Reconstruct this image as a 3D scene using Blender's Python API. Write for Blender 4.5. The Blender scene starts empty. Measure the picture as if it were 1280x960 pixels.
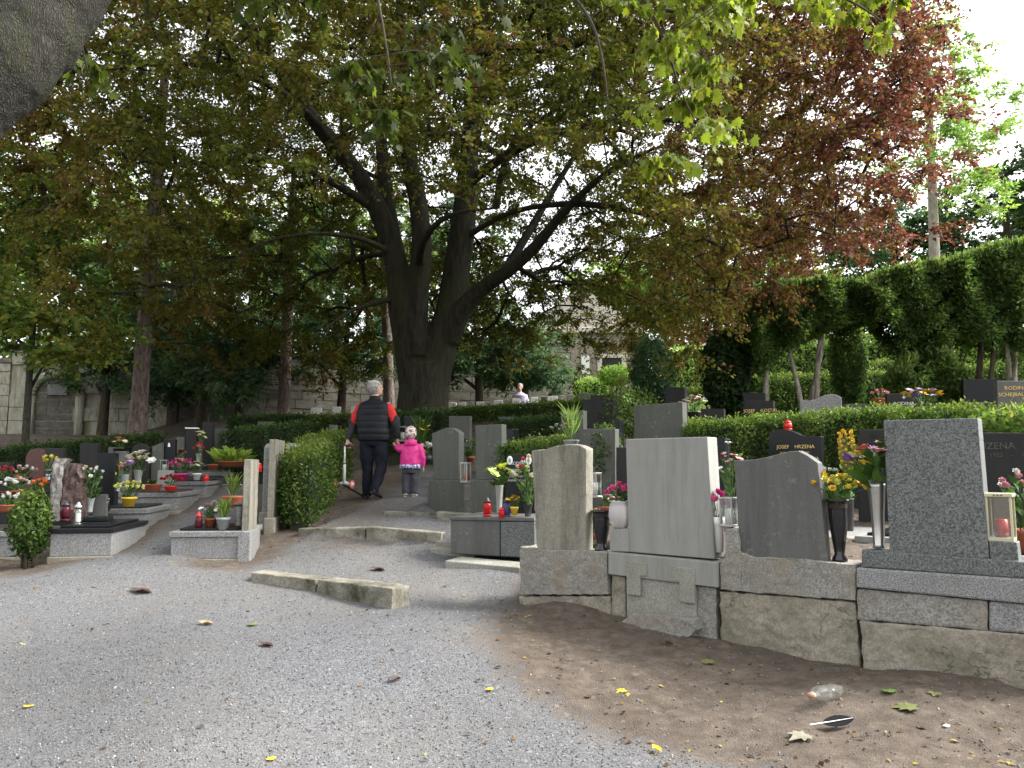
import bpy, math, random
import numpy as np
from mathutils import Vector, Matrix
from math import radians as R, sin, cos, pi, atan, sqrt
random.seed(5); rng = np.random.default_rng(7)
S = bpy.context.scene; COL = S.collection
# ------------------------------------------------ camera, sky, sun, exposure
TH = atan(100/960); CT, ST = cos(TH), sin(TH); CAMZ = 1.6
cd = bpy.data.cameras.new('camera'); cam = bpy.data.objects.new('camera', cd); COL.objects.link(cam)
cd.sensor_width = 36; cd.lens = 27.0; cd.clip_end = 2000; cd.clip_start = 0.05
cam.location = (0, 0, CAMZ); cam.rotation_euler = (pi/2+TH, 0, 0); S.camera = cam
SUN_DIR = Vector((.80, .04, .80)).normalized()
W = bpy.data.worlds.new('World'); S.world = W; W.use_nodes = True
wn = W.node_tree; bg = wn.nodes['Background']; sky = wn.nodes.new('ShaderNodeTexSky'); sky.sky_type = 'NISHITA'; sky.sun_disc = False
sky.sun_elevation = math.asin(SUN_DIR.z); sky.sun_rotation = math.atan2(SUN_DIR.x, SUN_DIR.y); sky.dust_density = 4; sky.air_density = 1.0
hs_ = wn.nodes.new('ShaderNodeHueSaturation'); hs_.inputs['Saturation'].default_value = .12
wn.links.new(sky.outputs[0], hs_.inputs['Color']); wn.links.new(hs_.outputs[0], bg.inputs[0]); bg.inputs[1].default_value = .15
sl = bpy.data.lights.new('sun', 'SUN'); sl.energy = 1.5; sl.angle = R(14); sl.color = (1, .96, .9)
so = bpy.data.objects.new('sun', sl); COL.objects.link(so); so.location = (20, 5, 30)
so.rotation_euler = (-SUN_DIR).to_track_quat('-Z', 'Y').to_euler()
S.view_settings.view_transform = 'Standard'; S.view_settings.look = 'None'; S.view_settings.exposure = 2.05; S.view_settings.gamma = 1
S.cycles.max_bounces = 6; S.cycles.diffuse_bounces = 3; S.cycles.glossy_bounces = 2; S.cycles.transmission_bounces = 5; S.cycles.transparent_max_bounces = 6
S.cycles.caustics_reflective = False; S.cycles.caustics_refractive = False

# ------------------------------------------------ pixel rays of the 1280x960 photograph -> points of the place
def ray(px, py):
    u = (px-640)/960; v = (480-py)/960
    return (u, CT-v*ST, ST+v*CT)
def at(px, py, Y):
    r = ray(px, py); s = Y/r[1]
    return Vector((r[0]*s, Y, CAMZ+r[2]*s))
def mpx(Y): return Y/960.0

# ------------------------------------------------ mesh helpers
def newmesh(name, V, F, mats=(), smooth=False, attr=None, mi=None):
    me = bpy.data.meshes.new(name)
    V = np.asarray(V, dtype=np.float32).reshape(-1, 3)
    if isinstance(F, np.ndarray):
        n, k = F.shape
        me.vertices.add(len(V)); me.vertices.foreach_set('co', V.ravel())
        me.loops.add(n*k); me.loops.foreach_set('vertex_index', F.ravel().astype(np.int32))
        me.polygons.add(n); me.polygons.foreach_set('loop_start', np.arange(0, n*k, k, dtype=np.int32))
        me.update(calc_edges=True)
    else:
        me.from_pydata(V.tolist(), [], F); me.update()
    for m in (mats if isinstance(mats, (list, tuple)) else [mats]): me.materials.append(m)
    if smooth: me.polygons.foreach_set('use_smooth', np.ones(len(me.polygons), dtype=bool))
    if mi is not None: me.polygons.foreach_set('material_index', np.asarray(mi, dtype=np.int32))
    if attr is not None:
        for k2, (dom, arr) in attr.items():
            a = me.attributes.new(k2, 'FLOAT', dom); a.data.foreach_set('value', np.asarray(arr, dtype=np.float32))
    return me
def link(name, me, parent=None):
    o = bpy.data.objects.new(name, me); COL.objects.link(o)
    if parent is not None: o.parent = parent
    return o
def tag(o, label=None, cat=None, group=None, kind=None):
    if label: o['label'] = label
    if cat: o['category'] = cat
    if group: o['group'] = group
    if kind: o['kind'] = kind
    return o
def thing(name, label, cat, loc=(0, 0, 0), rz=0, group=None):
    o = bpy.data.objects.new(name, None); COL.objects.link(o); o.location = loc; o.rotation_euler = (0, 0, rz); o.empty_display_size = .1
    return tag(o, label, cat, group)
def basis(d):
    d = Vector(d).normalized(); a = Vector((0, 0, 1)) if abs(d.z) < .95 else Vector((1, 0, 0))
    u = d.cross(a).normalized(); return u, d.cross(u).normalized()
class MB:
    def __init__(s): s.v = []; s.f = []
    def add(s, V, F):
        b = len(s.v); s.v += [tuple(p) for p in V]; s.f += [tuple(i+b for i in f) for f in F]; return s
    def box(s, x0, x1, y0, y1, z0, z1):
        return s.add([(x0, y0, z0), (x1, y0, z0), (x1, y1, z0), (x0, y1, z0), (x0, y0, z1), (x1, y0, z1), (x1, y1, z1), (x0, y1, z1)],
            [(0, 3, 2, 1), (4, 5, 6, 7), (0, 1, 5, 4), (1, 2, 6, 5), (2, 3, 7, 6), (3, 0, 4, 7)])
    def prism(s, pts, y0, y1):      # polygon in local x,z pushed along y
        a = sum(pts[i][0]*pts[(i+1) % len(pts)][1]-pts[(i+1) % len(pts)][0]*pts[i][1] for i in range(len(pts)))
        if a < 0: pts = pts[::-1]
        n = len(pts)
        V = [(x, y0, z) for x, z in pts]+[(x, y1, z) for x, z in pts]
        return s.add(V, [tuple(range(n)), tuple(range(2*n-1, n-1, -1))]+[(i, i+n, (i+1) % n+n, (i+1) % n) for i in range(n)])
    def tube(s, P, rad, n=8, cap=True, sq=(1, 1)):
        P = [Vector(p) for p in P]; V = []; F = []
        if not hasattr(rad, '__len__'): rad = [rad]*len(P)
        u = None
        for i, p in enumerate(P):
            d = (P[min(i+1, len(P)-1)]-P[max(i-1, 0)])
            if d.length < 1e-9: d = Vector((0, 0, 1))
            d.normalize()
            if u is None: u, w = basis(d)
            else:
                u = (u-d*u.dot(d)).normalized()
            w = d.cross(u)
            for k in range(n):
                a = 2*pi*k/n; V.append(p+(u*cos(a)*sq[0]+w*sin(a)*sq[1])*rad[i])
        for i in range(len(P)-1):
            for k in range(n):
                a = i*n+k; b = i*n+(k+1) % n; F.append((a, b, b+n, a+n))
        if cap: F += [tuple(range(n-1, -1, -1)), tuple(range((len(P)-1)*n, len(P)*n))]
        return s.add(V, F)
    def lathe(s, prof, n=14, c=(0, 0, 0)):
        V = []; F = []
        for r, z in prof:
            for k in range(n):
                a = 2*pi*(k+.5)/n; V.append((c[0]+r*cos(a), c[1]+r*sin(a), c[2]+z))
        for i in range(len(prof)-1):
            for k in range(n):
                a = i*n+k; b = i*n+(k+1) % n; F.append((a, b, b+n, a+n))
        F += [tuple(range(n-1, -1, -1)), tuple(range((len(prof)-1)*n, len(prof)*n))]
        return s.add(V, F)
    def loft(s, secs, n=20):        # (x, y, z, rx, ry)
        V = []; F = []
        for (x, y, z, rx, ry) in secs:
            for k in range(n):
                a = 2*pi*k/n; V.append((x+rx*cos(a), y+ry*sin(a), z))
        for i in range(len(secs)-1):
            for k in range(n):
                a = i*n+k; b = i*n+(k+1) % n; F.append((a, b, b+n, a+n))
        F += [tuple(range(n-1, -1, -1)), tuple(range((len(secs)-1)*n, len(secs)*n))]
        return s.add(V, F)
    def ball(s, c, r, n=10, m=6):
        r = r if hasattr(r, '__len__') else (r, r, r); V = []; F = []
        for i in range(1, m):
            t = pi*i/m
            for k in range(n):
                a = 2*pi*k/n; V.append((c[0]+r[0]*sin(t)*cos(a), c[1]+r[1]*sin(t)*sin(a), c[2]-r[2]*cos(t)))
        V += [(c[0], c[1], c[2]-r[2]), (c[0], c[1], c[2]+r[2])]; q = (m-1)*n
        for i in range(m-2):
            for k in range(n):
                a = i*n+k; b = i*n+(k+1) % n; F.append((a, b, b+n, a+n))
        for k in range(n):
            F.append((q, (k+1) % n, k)); F.append((q+1, (m-2)*n+k, (m-2)*n+(k+1) % n))
        return s.add(V, F)
    def build(s, name, mat, parent=None, smooth=False, bevel=0, remesh=0):
        o = link(name, newmesh(name, s.v, s.f, mat, smooth), parent)
        if bevel:
            b = o.modifiers.new('bevel', 'BEVEL'); b.width = bevel; b.segments = 2; b.limit_method = 'ANGLE'; b.angle_limit = R(40)
        if remesh:
            r = o.modifiers.new('remesh', 'REMESH'); r.mode = 'VOXEL'; r.voxel_size = remesh; r.use_smooth_shade = True
            m = o.modifiers.new('smooth', 'SMOOTH'); m.iterations = 5; m.factor = .5
        return o
def unit(a): return a/np.maximum(np.linalg.norm(a, axis=-1, keepdims=True), 1e-9)
def rdir(n): return unit(rng.normal(size=(n, 3)))
def scatter(TV, TF, C, X, Nn, sx, sy):
    """copies of a template leaf (x across, y along, z normal) at C, axis X, normal Nn"""
    X = unit(X); A = unit(np.cross(X, Nn)); Nn = np.cross(A, X)
    TV = np.asarray(TV, float); n = len(C); sx = np.broadcast_to(np.asarray(sx, float), (n,)); sy = np.broadcast_to(np.asarray(sy, float), (n,))
    V = C[:, None]+A[:, None]*(TV[None, :, :1]*sx[:, None, None])+X[:, None]*(TV[None, :, 1:2]*sy[:, None, None])+Nn[:, None]*(TV[None, :, 2:]*sy[:, None, None])
    F = np.asarray(TF)[None]+(np.arange(n)*len(TV))[:, None, None]
    return V.reshape(-1, 3), F.reshape(-1, np.asarray(TF).shape[1])
KITE = ([(0, 0, 0), (.5, .45, .06), (0, 1, -.1), (-.5, .45, .06)], [(0, 1, 2, 3)])
_o = [(0, 0), (.10, .12), (.34, .02), (.30, .2), (.52, .36), (.36, .44), (.46, .72), (.22, .62), (.13, .78), (0, 1.05)]
_o = _o+[(-x, y) for x, y in _o[-2:0:-1]]
MAPLE = ([(0, .36, .02)]+[(x, y, -.25*(x*x)-.12*max(0, y-.5)) for x, y in _o], [(0, i+1, (i+1) % len(_o)+1) for i in range(len(_o))])
def leafmesh(name, mat, C, X, Nn, L, Wd, val, parent=None, tmpl=KITE):
    V, F = scatter(tmpl[0], tmpl[1], C, X, Nn, Wd, L)
    val = np.repeat(np.broadcast_to(val, (len(C),)), len(tmpl[1]))
    return link(name, newmesh(name, V, F, mat, attr={'v': ('FACE', val)}), parent)

# ------------------------------------------------ materials (all procedural)
MATS = {}
def nodes(name):
    m = bpy.data.materials.new(name); m.use_nodes = True; nt = m.node_tree; MATS[name] = m
    return m, nt, nt.nodes['Principled BSDF']
def nd(nt, typ, ins=None, **kw):
    n = nt.nodes.new('ShaderNode'+typ)
    for k, v in kw.items(): setattr(n, k, v)
    for k, v in (ins or {}).items():
        if isinstance(v, bpy.types.NodeSocket): nt.links.new(v, n.inputs[k])
        else: n.inputs[k].default_value = v
    return n
def c4(c): return (c[0], c[1], c[2], 1)
def ramp(nt, fac, stops, interp='LINEAR'):
    n = nt.nodes.new('ShaderNodeValToRGB'); nt.links.new(fac, n.inputs[0]); n.color_ramp.interpolation = interp
    e = n.color_ramp.elements
    while len(e) < len(stops): e.new(.5)
    for q, (p, c) in zip(e, stops): q.position = p; q.color = c4(c) if hasattr(c, '__len__') else (c, c, c, 1)
    return n.outputs[0]
def mixc(nt, fac, a, b, mode='MIX'):
    n = nt.nodes.new('ShaderNodeMix'); n.data_type = 'RGBA'; n.blend_type = mode
    for k, v in ((0, fac), (6, a), (7, b)):
        if isinstance(v, bpy.types.NodeSocket): nt.links.new(v, n.inputs[k])
        else: n.inputs[k].default_value = v if k == 0 else c4(v)
    return n.outputs[2]
def coords(nt, sc=(1, 1, 1), world=False):
    if world: src = nd(nt, 'NewGeometry').outputs['Position']
    else:
        tc = nd(nt, 'TexCoord').outputs['Object']; oi = nd(nt, 'ObjectInfo').outputs['Random']
        src = nd(nt, 'VectorMath', {0: tc, 1: nd(nt, 'VectorMath', {0: (37., 23., 11.), 3: oi}, operation='SCALE').outputs[0]}, operation='ADD').outputs[0]
    return nd(nt, 'Mapping', {'Vector': src, 'Scale': sc}).outputs[0]
def noise(nt, vec, scale, detail=4, rough=.6, dist=0): return nd(nt, 'TexNoise', {'Vector': vec, 'Scale': scale, 'Detail': detail, 'Roughness': rough, 'Distortion': dist}).outputs['Fac']
def bump(nt, bsdf, h, strength=.4, dist=.01):
    b = nd(nt, 'Bump', {'Height': h, 'Strength': strength, 'Distance': dist}); nt.links.new(b.outputs[0], bsdf.inputs['Normal'])
def plain(name, col, rough=.5, metal=0, var=.15, sc=30, spec=.5, bmp=0):
    m, nt, b = nodes(name); v = coords(nt)
    f = noise(nt, v, sc, 3)
    c = mixc(nt, f, [x*(1-var) for x in col], [min(1, x*(1+var)) for x in col]); nt.links.new(c, b.inputs['Base Color'])
    b.inputs['Roughness'].default_value = rough; b.inputs['Metallic'].default_value = metal; b.inputs['Specular IOR Level'].default_value = spec
    if bmp: bump(nt, b, noise(nt, v, sc*2, 3), bmp, .01)
    return m
def stone(name, dark, light, speck=160, rough=.7, stain=None, stain_amt=.5, mott=.35, bmp=.25, streak=True, contrast=.12, spec=.4, crack=0, lich=0):
    m, nt, b = nodes(name); v = coords(nt)
    n1 = noise(nt, v, speck, 2, .7); base = ramp(nt, n1, [(.5-contrast, dark), (.5+contrast, light)])
    n2 = noise(nt, v, 3.5, 5, .65); base = mixc(nt, nd(nt, 'Math', {0: n2, 1: mott}, operation='MULTIPLY').outputs[0], base, [x*.45 for x in dark])
    if stain:
        vs = coords(nt, (7, 7, .8) if streak else (2.2, 2.2, 2.2)); n3 = noise(nt, vs, 1.4, 6, .7)
        fac = nd(nt, 'Math', {0: ramp(nt, n3, [(.42, 0.), (.66, 1.)]), 1: stain_amt}, operation='MULTIPLY').outputs[0]
        base = mixc(nt, fac, base, stain)
    if lich:
        n4 = noise(nt, v, 26, 5, .6); n5 = noise(nt, v, 2.6, 3); sp = nd(nt, 'Math', {0: ramp(nt, n4, [(.58, 0.), (.66, lich)]), 1: ramp(nt, n5, [(.45, 0.), (.6, 1.)])}, operation='MULTIPLY').outputs[0]
        base = mixc(nt, sp, base, (.24, .245, .19)); dk = ramp(nt, noise(nt, coords(nt, (5, 5, .35)), 1.1, 6, .75), [(.5, 0.), (.72, .55)]); base = mixc(nt, dk, base, [x*.5 for x in dark])
    hgt_ = noise(nt, v, speck*.45, 4, .7); b.inputs['Specular IOR Level'].default_value = spec
    if crack:
        vd = nd(nt, 'VectorMath', {0: v, 1: nd(nt, 'VectorMath', {0: nd(nt, 'TexNoise', {'Vector': v, 'Scale': 7., 'Detail': 5.}).outputs['Color'], 3: .35}, operation='SCALE').outputs[0]}, operation='ADD').outputs[0]
        vc = nd(nt, 'TexVoronoi', {'Vector': vd, 'Scale': 3.2}, feature='DISTANCE_TO_EDGE').outputs['Distance']; ck = ramp(nt, vc, [(.004, 1.), (.014, 0.)]); ck = nd(nt, 'Math', {0: ck, 1: ramp(nt, n2, [(.45, 0.), (.6, crack)])}, operation='MULTIPLY').outputs[0]
        base = mixc(nt, ck, base, (.02, .018, .014)); hgt_ = nd(nt, 'Math', {0: hgt_, 1: nd(nt, 'Math', {0: ck, 1: 2.}, operation='MULTIPLY').outputs[0]}, operation='SUBTRACT').outputs[0]
    nt.links.new(base, b.inputs['Base Color']); b.inputs['Roughness'].default_value = rough
    if bmp: bump(nt, b, hgt_, bmp, .006)
    return m
def leafmat(name, stops, trans=.35, rough=.55):
    m, nt, b = nodes(name); a = nd(nt, 'Attribute', attribute_name='v').outputs['Fac']
    c = ramp(nt, a, stops); nt.links.new(c, b.inputs['Base Color']); b.inputs['Roughness'].default_value = rough; b.inputs['Specular IOR Level'].default_value = .16
    t = nd(nt, 'BsdfTranslucent', {'Color': mixc(nt, 1., c, (1.45, 1.5, .95), 'MULTIPLY')})
    mx = nd(nt, 'MixShader', {0: trans, 1: b.outputs[0], 2: t.outputs[0]})
    nt.links.new(mx.outputs[0], nt.nodes['Material Output'].inputs[0]); return m
def barkmat(name, dark, light, moss=None, sc=1.0, stretch=.18, depth=.03, moss_amt=.5):
    m, nt, b = nodes(name); v = coords(nt, (sc, sc, sc*stretch))
    n1 = noise(nt, v, 14, 6, .7, .6); base = ramp(nt, n1, [(.35, dark), (.68, light)])
    if moss:
        n2 = noise(nt, coords(nt, (1, 1, .35)), 2.2, 5, .7); base = mixc(nt, nd(nt, 'Math', {0: ramp(nt, n2, [(.42, 0.), (.62, 1.)]), 1: moss_amt}, operation='MULTIPLY').outputs[0], base, moss)
    nt.links.new(base, b.inputs['Base Color']); b.inputs['Roughness'].default_value = .9; b.inputs['Specular IOR Level'].default_value = .2
    bump(nt, b, n1, .8, depth); return m
def clearglass(name, fac=.14, col=(1, 1, 1)):
    m, nt, b = nodes(name); t = nd(nt, 'BsdfTransparent', {'Color': c4(col)}); g_ = nd(nt, 'BsdfGlossy', {'Roughness': .08})
    mx = nd(nt, 'MixShader', {0: fac, 1: t.outputs[0], 2: g_.outputs[0]}); nt.links.new(mx.outputs[0], nt.nodes['Material Output'].inputs[0]); return m
def nearbark(name):
    m, nt, b = nodes(name); v = nd(nt, 'Mapping', {'Vector': nd(nt, 'TexCoord').outputs['Object'], 'Rotation': (0, R(-45), 0), 'Scale': (1, 1, .3)}).outputs[0]
    wv = nd(nt, 'VectorMath', {0: v, 1: nd(nt, 'VectorMath', {0: nd(nt, 'TexNoise', {'Vector': v, 'Scale': 14., 'Detail': 4.}).outputs['Color'], 3: .10}, operation='SCALE').outputs[0]}, operation='ADD').outputs[0]
    e = nd(nt, 'TexVoronoi', {'Vector': wv, 'Scale': 105.}, feature='DISTANCE_TO_EDGE').outputs['Distance']; n1 = noise(nt, v, 60, 6, .75); n2 = noise(nt, v, 5, 4)
    h = nd(nt, 'Math', {0: ramp(nt, e, [(0, .35), (.35, 1.)]), 1: n1}, operation='MULTIPLY').outputs[0]
    c = ramp(nt, h, [(.12, (.020, .019, .015)), (.38, (.045, .043, .035)), (.65, (.080, .076, .064))]); c = mixc(nt, ramp(nt, n2, [(.5, 0.), (.68, .6)]), c, (.055, .062, .018))
    nt.links.new(c, b.inputs['Base Color']); b.inputs['Roughness'].default_value = .95; b.inputs['Specular IOR Level'].default_value = .15; bump(nt, b, h, 1., .02); return m
def glass(name, col, rough=.08, alpha=.45):
    m, nt, b = nodes(name); b.inputs['Base Color'].default_value = c4(col); b.inputs['Roughness'].default_value = rough
    b.inputs['Transmission Weight'].default_value = alpha; b.inputs['IOR'].default_value = 1.3; return m

M_granite = stone('granite_grey', (.11, .11, .115), (.36, .36, .355), 110, .65, (.12, .12, .09), .4)
M_granite_l = stone('granite_light', (.20, .205, .19), (.33, .335, .31), 220, .7, (.17, .17, .125), .5, .3, lich=.35)
M_granite_d = stone('granite_dark_speckled', (.025, .028, .029), (.21, .225, .215), 105, .5, (.06, .06, .055), .3, .25, .15, contrast=.16)
M_slate = stone('granite_mid_fine', (.075, .075, .07), (.15, .15, .142), 220, .7, (.06, .06, .05), .5, .35, lich=.4)
M_black = stone('black_polished', (.006, .007, .008), (.014, .015, .017), 200, .28, None, 0, .1, .03, spec=.25)
M_charcoal = stone('charcoal_stone', (.010, .011, .011), (.026, .027, .026), 200, .6, (.03, .03, .025), .4, .25, .15, spec=.25)
M_greygreen = stone('weathered_greygreen', (.06, .064, .054), (.12, .124, .108), 180, .75, (.06, .065, .045), .5, .3, lich=.5)
M_sand = stone('weathered_sandstone', (.20, .188, .15), (.30, .285, .235), 90, .9, (.085, .083, .06), .8, .3, .4, lich=.5)
M_conc = stone('foundation_concrete', (.245, .217, .17), (.37, .335, .272), 60, .95, (.12, .115, .075), .7, .5, .7, streak=False, crack=.5)
M_concg = stone('rough_grey_concrete', (.17, .166, .147), (.36, .355, .322), 75, .95, (.20, .165, .12), .8, .45, .7, streak=False, crack=.3)
M_kerb = stone('mossy_kerb', (.21, .195, .15), (.33, .315, .26), 60, .95, (.035, .035, .02), .95, .5, .8, streak=False, crack=.4)
M_slabg = stone('path_slab', (.20, .20, .17), (.34, .335, .29), 80, .9, (.12, .12, .08), .4, .3, .4, streak=False)
M_brown = stone('brown_rough_stone', (.045, .026, .022), (.16, .10, .085), 26, .55, (.03, .02, .02), .4, .4, .9, streak=False)
M_carved = stone('grey_split_stone', (.12, .11, .10), (.36, .34, .31), 22, .8, (.06, .055, .05), .5, .4, .9, streak=False)
M_redstone = stone('red_brown_granite', (.05, .022, .018), (.11, .055, .045), 150, .25, None, 0, .3, .05)
M_whitestone = stone('white_marble', (.62, .62, .61), (.78, .78, .77), 60, .6, (.5, .5, .48), .3, .1, .1)
M_walls = stone('wall_sandstone', (.12, .11, .09), (.23, .215, .18), 18, .95, (.05, .05, .035), .7, .4, .8, streak=False)
M_wallp = stone('wall_plaster', (.38, .355, .29), (.48, .455, .385), 30, .95, (.13, .15, .06), .8, .3, .4)
M_joint = plain('wall_mortar', (.10, .095, .08), .95)
M_brick = stone('gatehouse_masonry', (.20, .165, .13), (.36, .31, .26), 10, .95, None, 0, .4, .6)
M_render = stone('pale_render', (.48, .43, .36), (.58, .53, .46), 14, .95, None, 0, .2, .2)
M_gold = plain('gold_lettering', (.62, .45, .16), .4, .6, .05); M_silver = plain('silver_lettering', (.55, .55, .55), .4, .5, .05)
M_terra = plain('terracotta', (.30, .085, .04), .8); M_yellowp = plain('yellow_pot', (.65, .42, .04), .5); M_whitep = plain('white_pot', (.72, .72, .70), .4)
M_greyp = plain('grey_pot', (.25, .27, .26), .6); M_blackp = plain('black_glazed', (.012, .012, .013), .15, 0, .3); M_magp = plain('magenta_pot', (.50, .03, .22), .4)
M_soil = plain('potting_soil', (.03, .022, .015), 1); M_redp = plain('red_plastic', (.50, .02, .015), .3); M_candle = plain('candle_wax', (.78, .76, .70), .5)
M_steel = plain('brushed_steel', (.45, .44, .42), .3, .9); M_brass = plain('pale_brass', (.46, .44, .30), .4, .5); M_dark = plain('dark_metal', (.03, .03, .03), .4, .3)
M_gred = glass('red_glass', (.62, .02, .02)); M_gclear = clearglass('clear_glass', .16, (.93, .95, .94)); M_gdark = glass('smoked_glass', (.10, .02, .03), .1, .4); M_gfrost = glass('frosted_glass', (.85, .80, .80), .35, .55)
M_gblue = glass('smoky_blue_glass', (.10, .10, .22), .1, .4)
M_stem = plain('green_stem', (.07, .13, .035), .6)
M_bark = barkmat('beech_bark', (.008, .008, .006), (.042, .038, .028), (.028, .033, .011), 1., .2, .035, .6)
M_pine = barkmat('pine_bark', (.075, .055, .046), (.27, .215, .19), None, 1.2, .3, .05)
M_maplebark = barkmat('maple_bark', (.022, .022, .017), (.085, .08, .065), (.06, .07, .02), 2.2, .45, .05, .35)
M_nearbark = nearbark('near_maple_bark')
M_twig = barkmat('twig_bark', (.035, .028, .02), (.09, .075, .055), None, 1, .3, .01)
M_ltrunk = barkmat('pale_trunk_bark', (.17, .15, .12), (.36, .33, .28), None, 1, .3, .02)
M_core = plain('dark_hedge_core', (.02, .022, .012), .95, 0, .4, 12)
L_beech = leafmat('beech_leaves', [(0, (.036, .050, .008)), (.25, (.088, .105, .015)), (.45, (.145, .128, .023)), (.60, (.13, .074, .027)), (.75, (.098, .038, .026)), (.9, (.085, .022, .022)), (1, (.17, .065, .055))], .46, .5)
L_maple = leafmat('maple_leaves', [(0, (.032, .046, .007)), (.4, (.072, .10, .014)), (.75, (.15, .20, .022)), (1, (.24, .26, .03))], .5)
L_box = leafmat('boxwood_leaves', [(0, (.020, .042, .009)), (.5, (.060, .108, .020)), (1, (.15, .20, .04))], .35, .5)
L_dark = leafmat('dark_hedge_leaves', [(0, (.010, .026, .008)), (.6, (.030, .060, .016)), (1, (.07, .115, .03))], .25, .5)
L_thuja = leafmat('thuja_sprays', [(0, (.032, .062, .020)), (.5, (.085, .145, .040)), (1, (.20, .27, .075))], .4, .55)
L_yew = leafmat('conifer_sprays', [(0, (.022, .050, .024)), (.5, (.062, .125, .056)), (1, (.13, .21, .10))], .35, .5)
L_green = leafmat('green_leaves', [(0, (.048, .092, .022)), (.5, (.11, .18, .045)), (.85, (.21, .25, .055)), (1, (.34, .28, .06))], .5)
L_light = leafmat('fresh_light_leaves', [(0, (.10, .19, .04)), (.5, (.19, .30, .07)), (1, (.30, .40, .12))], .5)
L_hosta = leafmat('hosta_leaves', [(0, (.10, .20, .03)), (1, (.40, .50, .12))], .4)
L_plant = leafmat('pot_plant_leaves', [(0, (.02, .05, .012)), (1, (.08, .15, .03))], .3)
L_litter = leafmat('dry_leaf_litter', [(0, (.035, .02, .012)), (.5, (.12, .065, .03)), (.85, (.25, .17, .06)), (1, (.35, .30, .07))], .1)
L_pebble = leafmat('gravel_chips', [(0, (.052, .052, .055)), (.5, (.122, .124, .13)), (.9, (.215, .218, .225)), (1, (.37, .36, .35))], 0, .8)
L_grass = leafmat('grass_blades', [(0, (.05, .10, .015)), (1, (.16, .24, .05))], .4)

# ------------------------------------------------ terrain
ROW_P = np.array((2.4, 5.0)); ROW_D = np.array((.77, -.64)); ROW_D = ROW_D/np.linalg.norm(ROW_D); YAW_A = math.atan2(ROW_D[1], ROW_D[0])
ROW_N = np.array((-ROW_D[1], ROW_D[0]))     # away from the camera
CP = np.array([
 (-12, -6, -.1), (0, -6, -.2), (12, -6, -.2), (-6, 0, .05), (0, 0, .0), (6, 0, .0), (-3, 3.7, .22), (0, 3.75, .19), (2.5, 3.6, .22),
 (3.2, 4.2, .30), (2.3, 4.95, .27), (1.5, 5.55, .24), (.9, 6.1, .33), (.0, 6.75, .39), (-.6, 6.4, .41), (-1.6, 6.2, .40), (-3, 6, .40), (-5.5, 6.5, .42), (-5.2, 7.7, .52),
 (-.3, 8.0, .60), (-1.0, 8.9, .69), (-1.6, 8.9, .69), (-2.8, 8.0, .58), (-4.1, 8.1, .63), (-3.5, 8.6, .70), (-3.7, 9.6, .83), (-4.0, 10.8, .97), (-4.3, 12, 1.1), (-4.6, 13.3, 1.25),
 (-6, 9, .75), (-7.5, 10.5, 1.0), (-7, 13, 1.45), (-9, 12, 1.4), (-12, 10, 1.2),
 (-1.2, 10.1, .83), (-1.4, 11.0, 1.0), (-1.45, 11.6, 1.12), (-1.5, 12.6, 1.22), (-1.4, 14, 1.33), (-2.0, 16.5, 1.75), (-3, 10.5, .95), (-3.3, 12.5, 1.25),
 (.6, 9, .95), (.4, 11, 1.15), (1.5, 12.5, 1.5), (3, 10, 1.15), (5, 8, 1.0), (4, 13, 1.75), (7, 12, 1.7), (8, 16, 2.6), (5, 16, 2.5), (2, 16, 2.2), (12, 10, 1.5), (12, 4, .5),
 (-13, 18, 2.2), (-10, 17.5, 2.2), (-8.3, 17, 2.15), (-6, 18, 2.5), (-4, 19.5, 2.75), (-1, 20, 2.8), (-13, 21, 2.4), (-8, 23, 3.0), (-4, 25, 3.3), (1, 22, 3.1), (4, 22, 3.3), (8, 24, 4.0), (14, 22, 4.0),
 (0, 32, 4.3), (6, 34, 4.8), (14, 36, 5.6), (-12, 34, 4.5), (-30, 30, 3.5), (30, 30, 6), (0, 60, 9), (40, 60, 11), (-40, 60, 8), (0, 120, 16), (80, 110, 18), (-80, 110, 15), (60, 0, .5), (-60, 0, .5), (0, -60, -2), (90, 60, 10), (-90, 50, 7)])
def sstep(x): x = np.clip(x, 0, 1); return x*x*(3-2*x)
STEPS = [((-2.33, 9.0), (-.72, 8.72), .12, 2.2), ((-1.25, 10.35), (.1, 10.05), .09, 2.0)]
def hgt(x, y):
    x = np.asarray(x, float); y = np.asarray(y, float)
    num = 0; den = 0
    for cx, cy, cz in CP:
        w = 1/((x-cx)**2+(y-cy)**2+.12)**1.75; num = num+w*cz; den = den+w
    h = num/den
    for (ax, ay), (bx, by), hh, dec in STEPS:
        L = sqrt((bx-ax)**2+(by-ay)**2); dx, dy = (bx-ax)/L, (by-ay)/L
        s = (x-ax)*dx+(y-ay)*dy; n = -(x-ax)*dy+(y-ay)*dx
        h = h+hh*sstep((n-.03)/.08)*(1-sstep((n-.3)/dec))*sstep((s+.25)/.3)*sstep((L+.25-s)/.3)
    s = (x-ROW_P[0])*ROW_D[0]+(y-ROW_P[1])*ROW_D[1]; n = (x-ROW_P[0])*ROW_N[0]+(y-ROW_P[1])*ROW_N[1]
    h = h+.045*np.exp(-(np.minimum(n, 0)/.42)**2)*sstep((s+3.0)/.5)*sstep((3.5-s)/1.5)*(n < .3)*(.7+.6*np.sin(s*2.3+1)**2)
    t = sstep((n-.08)/.14)*sstep((s+2.95)/.12)*(1-sstep((n-5)/3)); h = h+(np.maximum(h, .93)-h)*t
    return h
def H(x, y): return float(hgt(np.array([x]), np.array([y]))[0])
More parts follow.
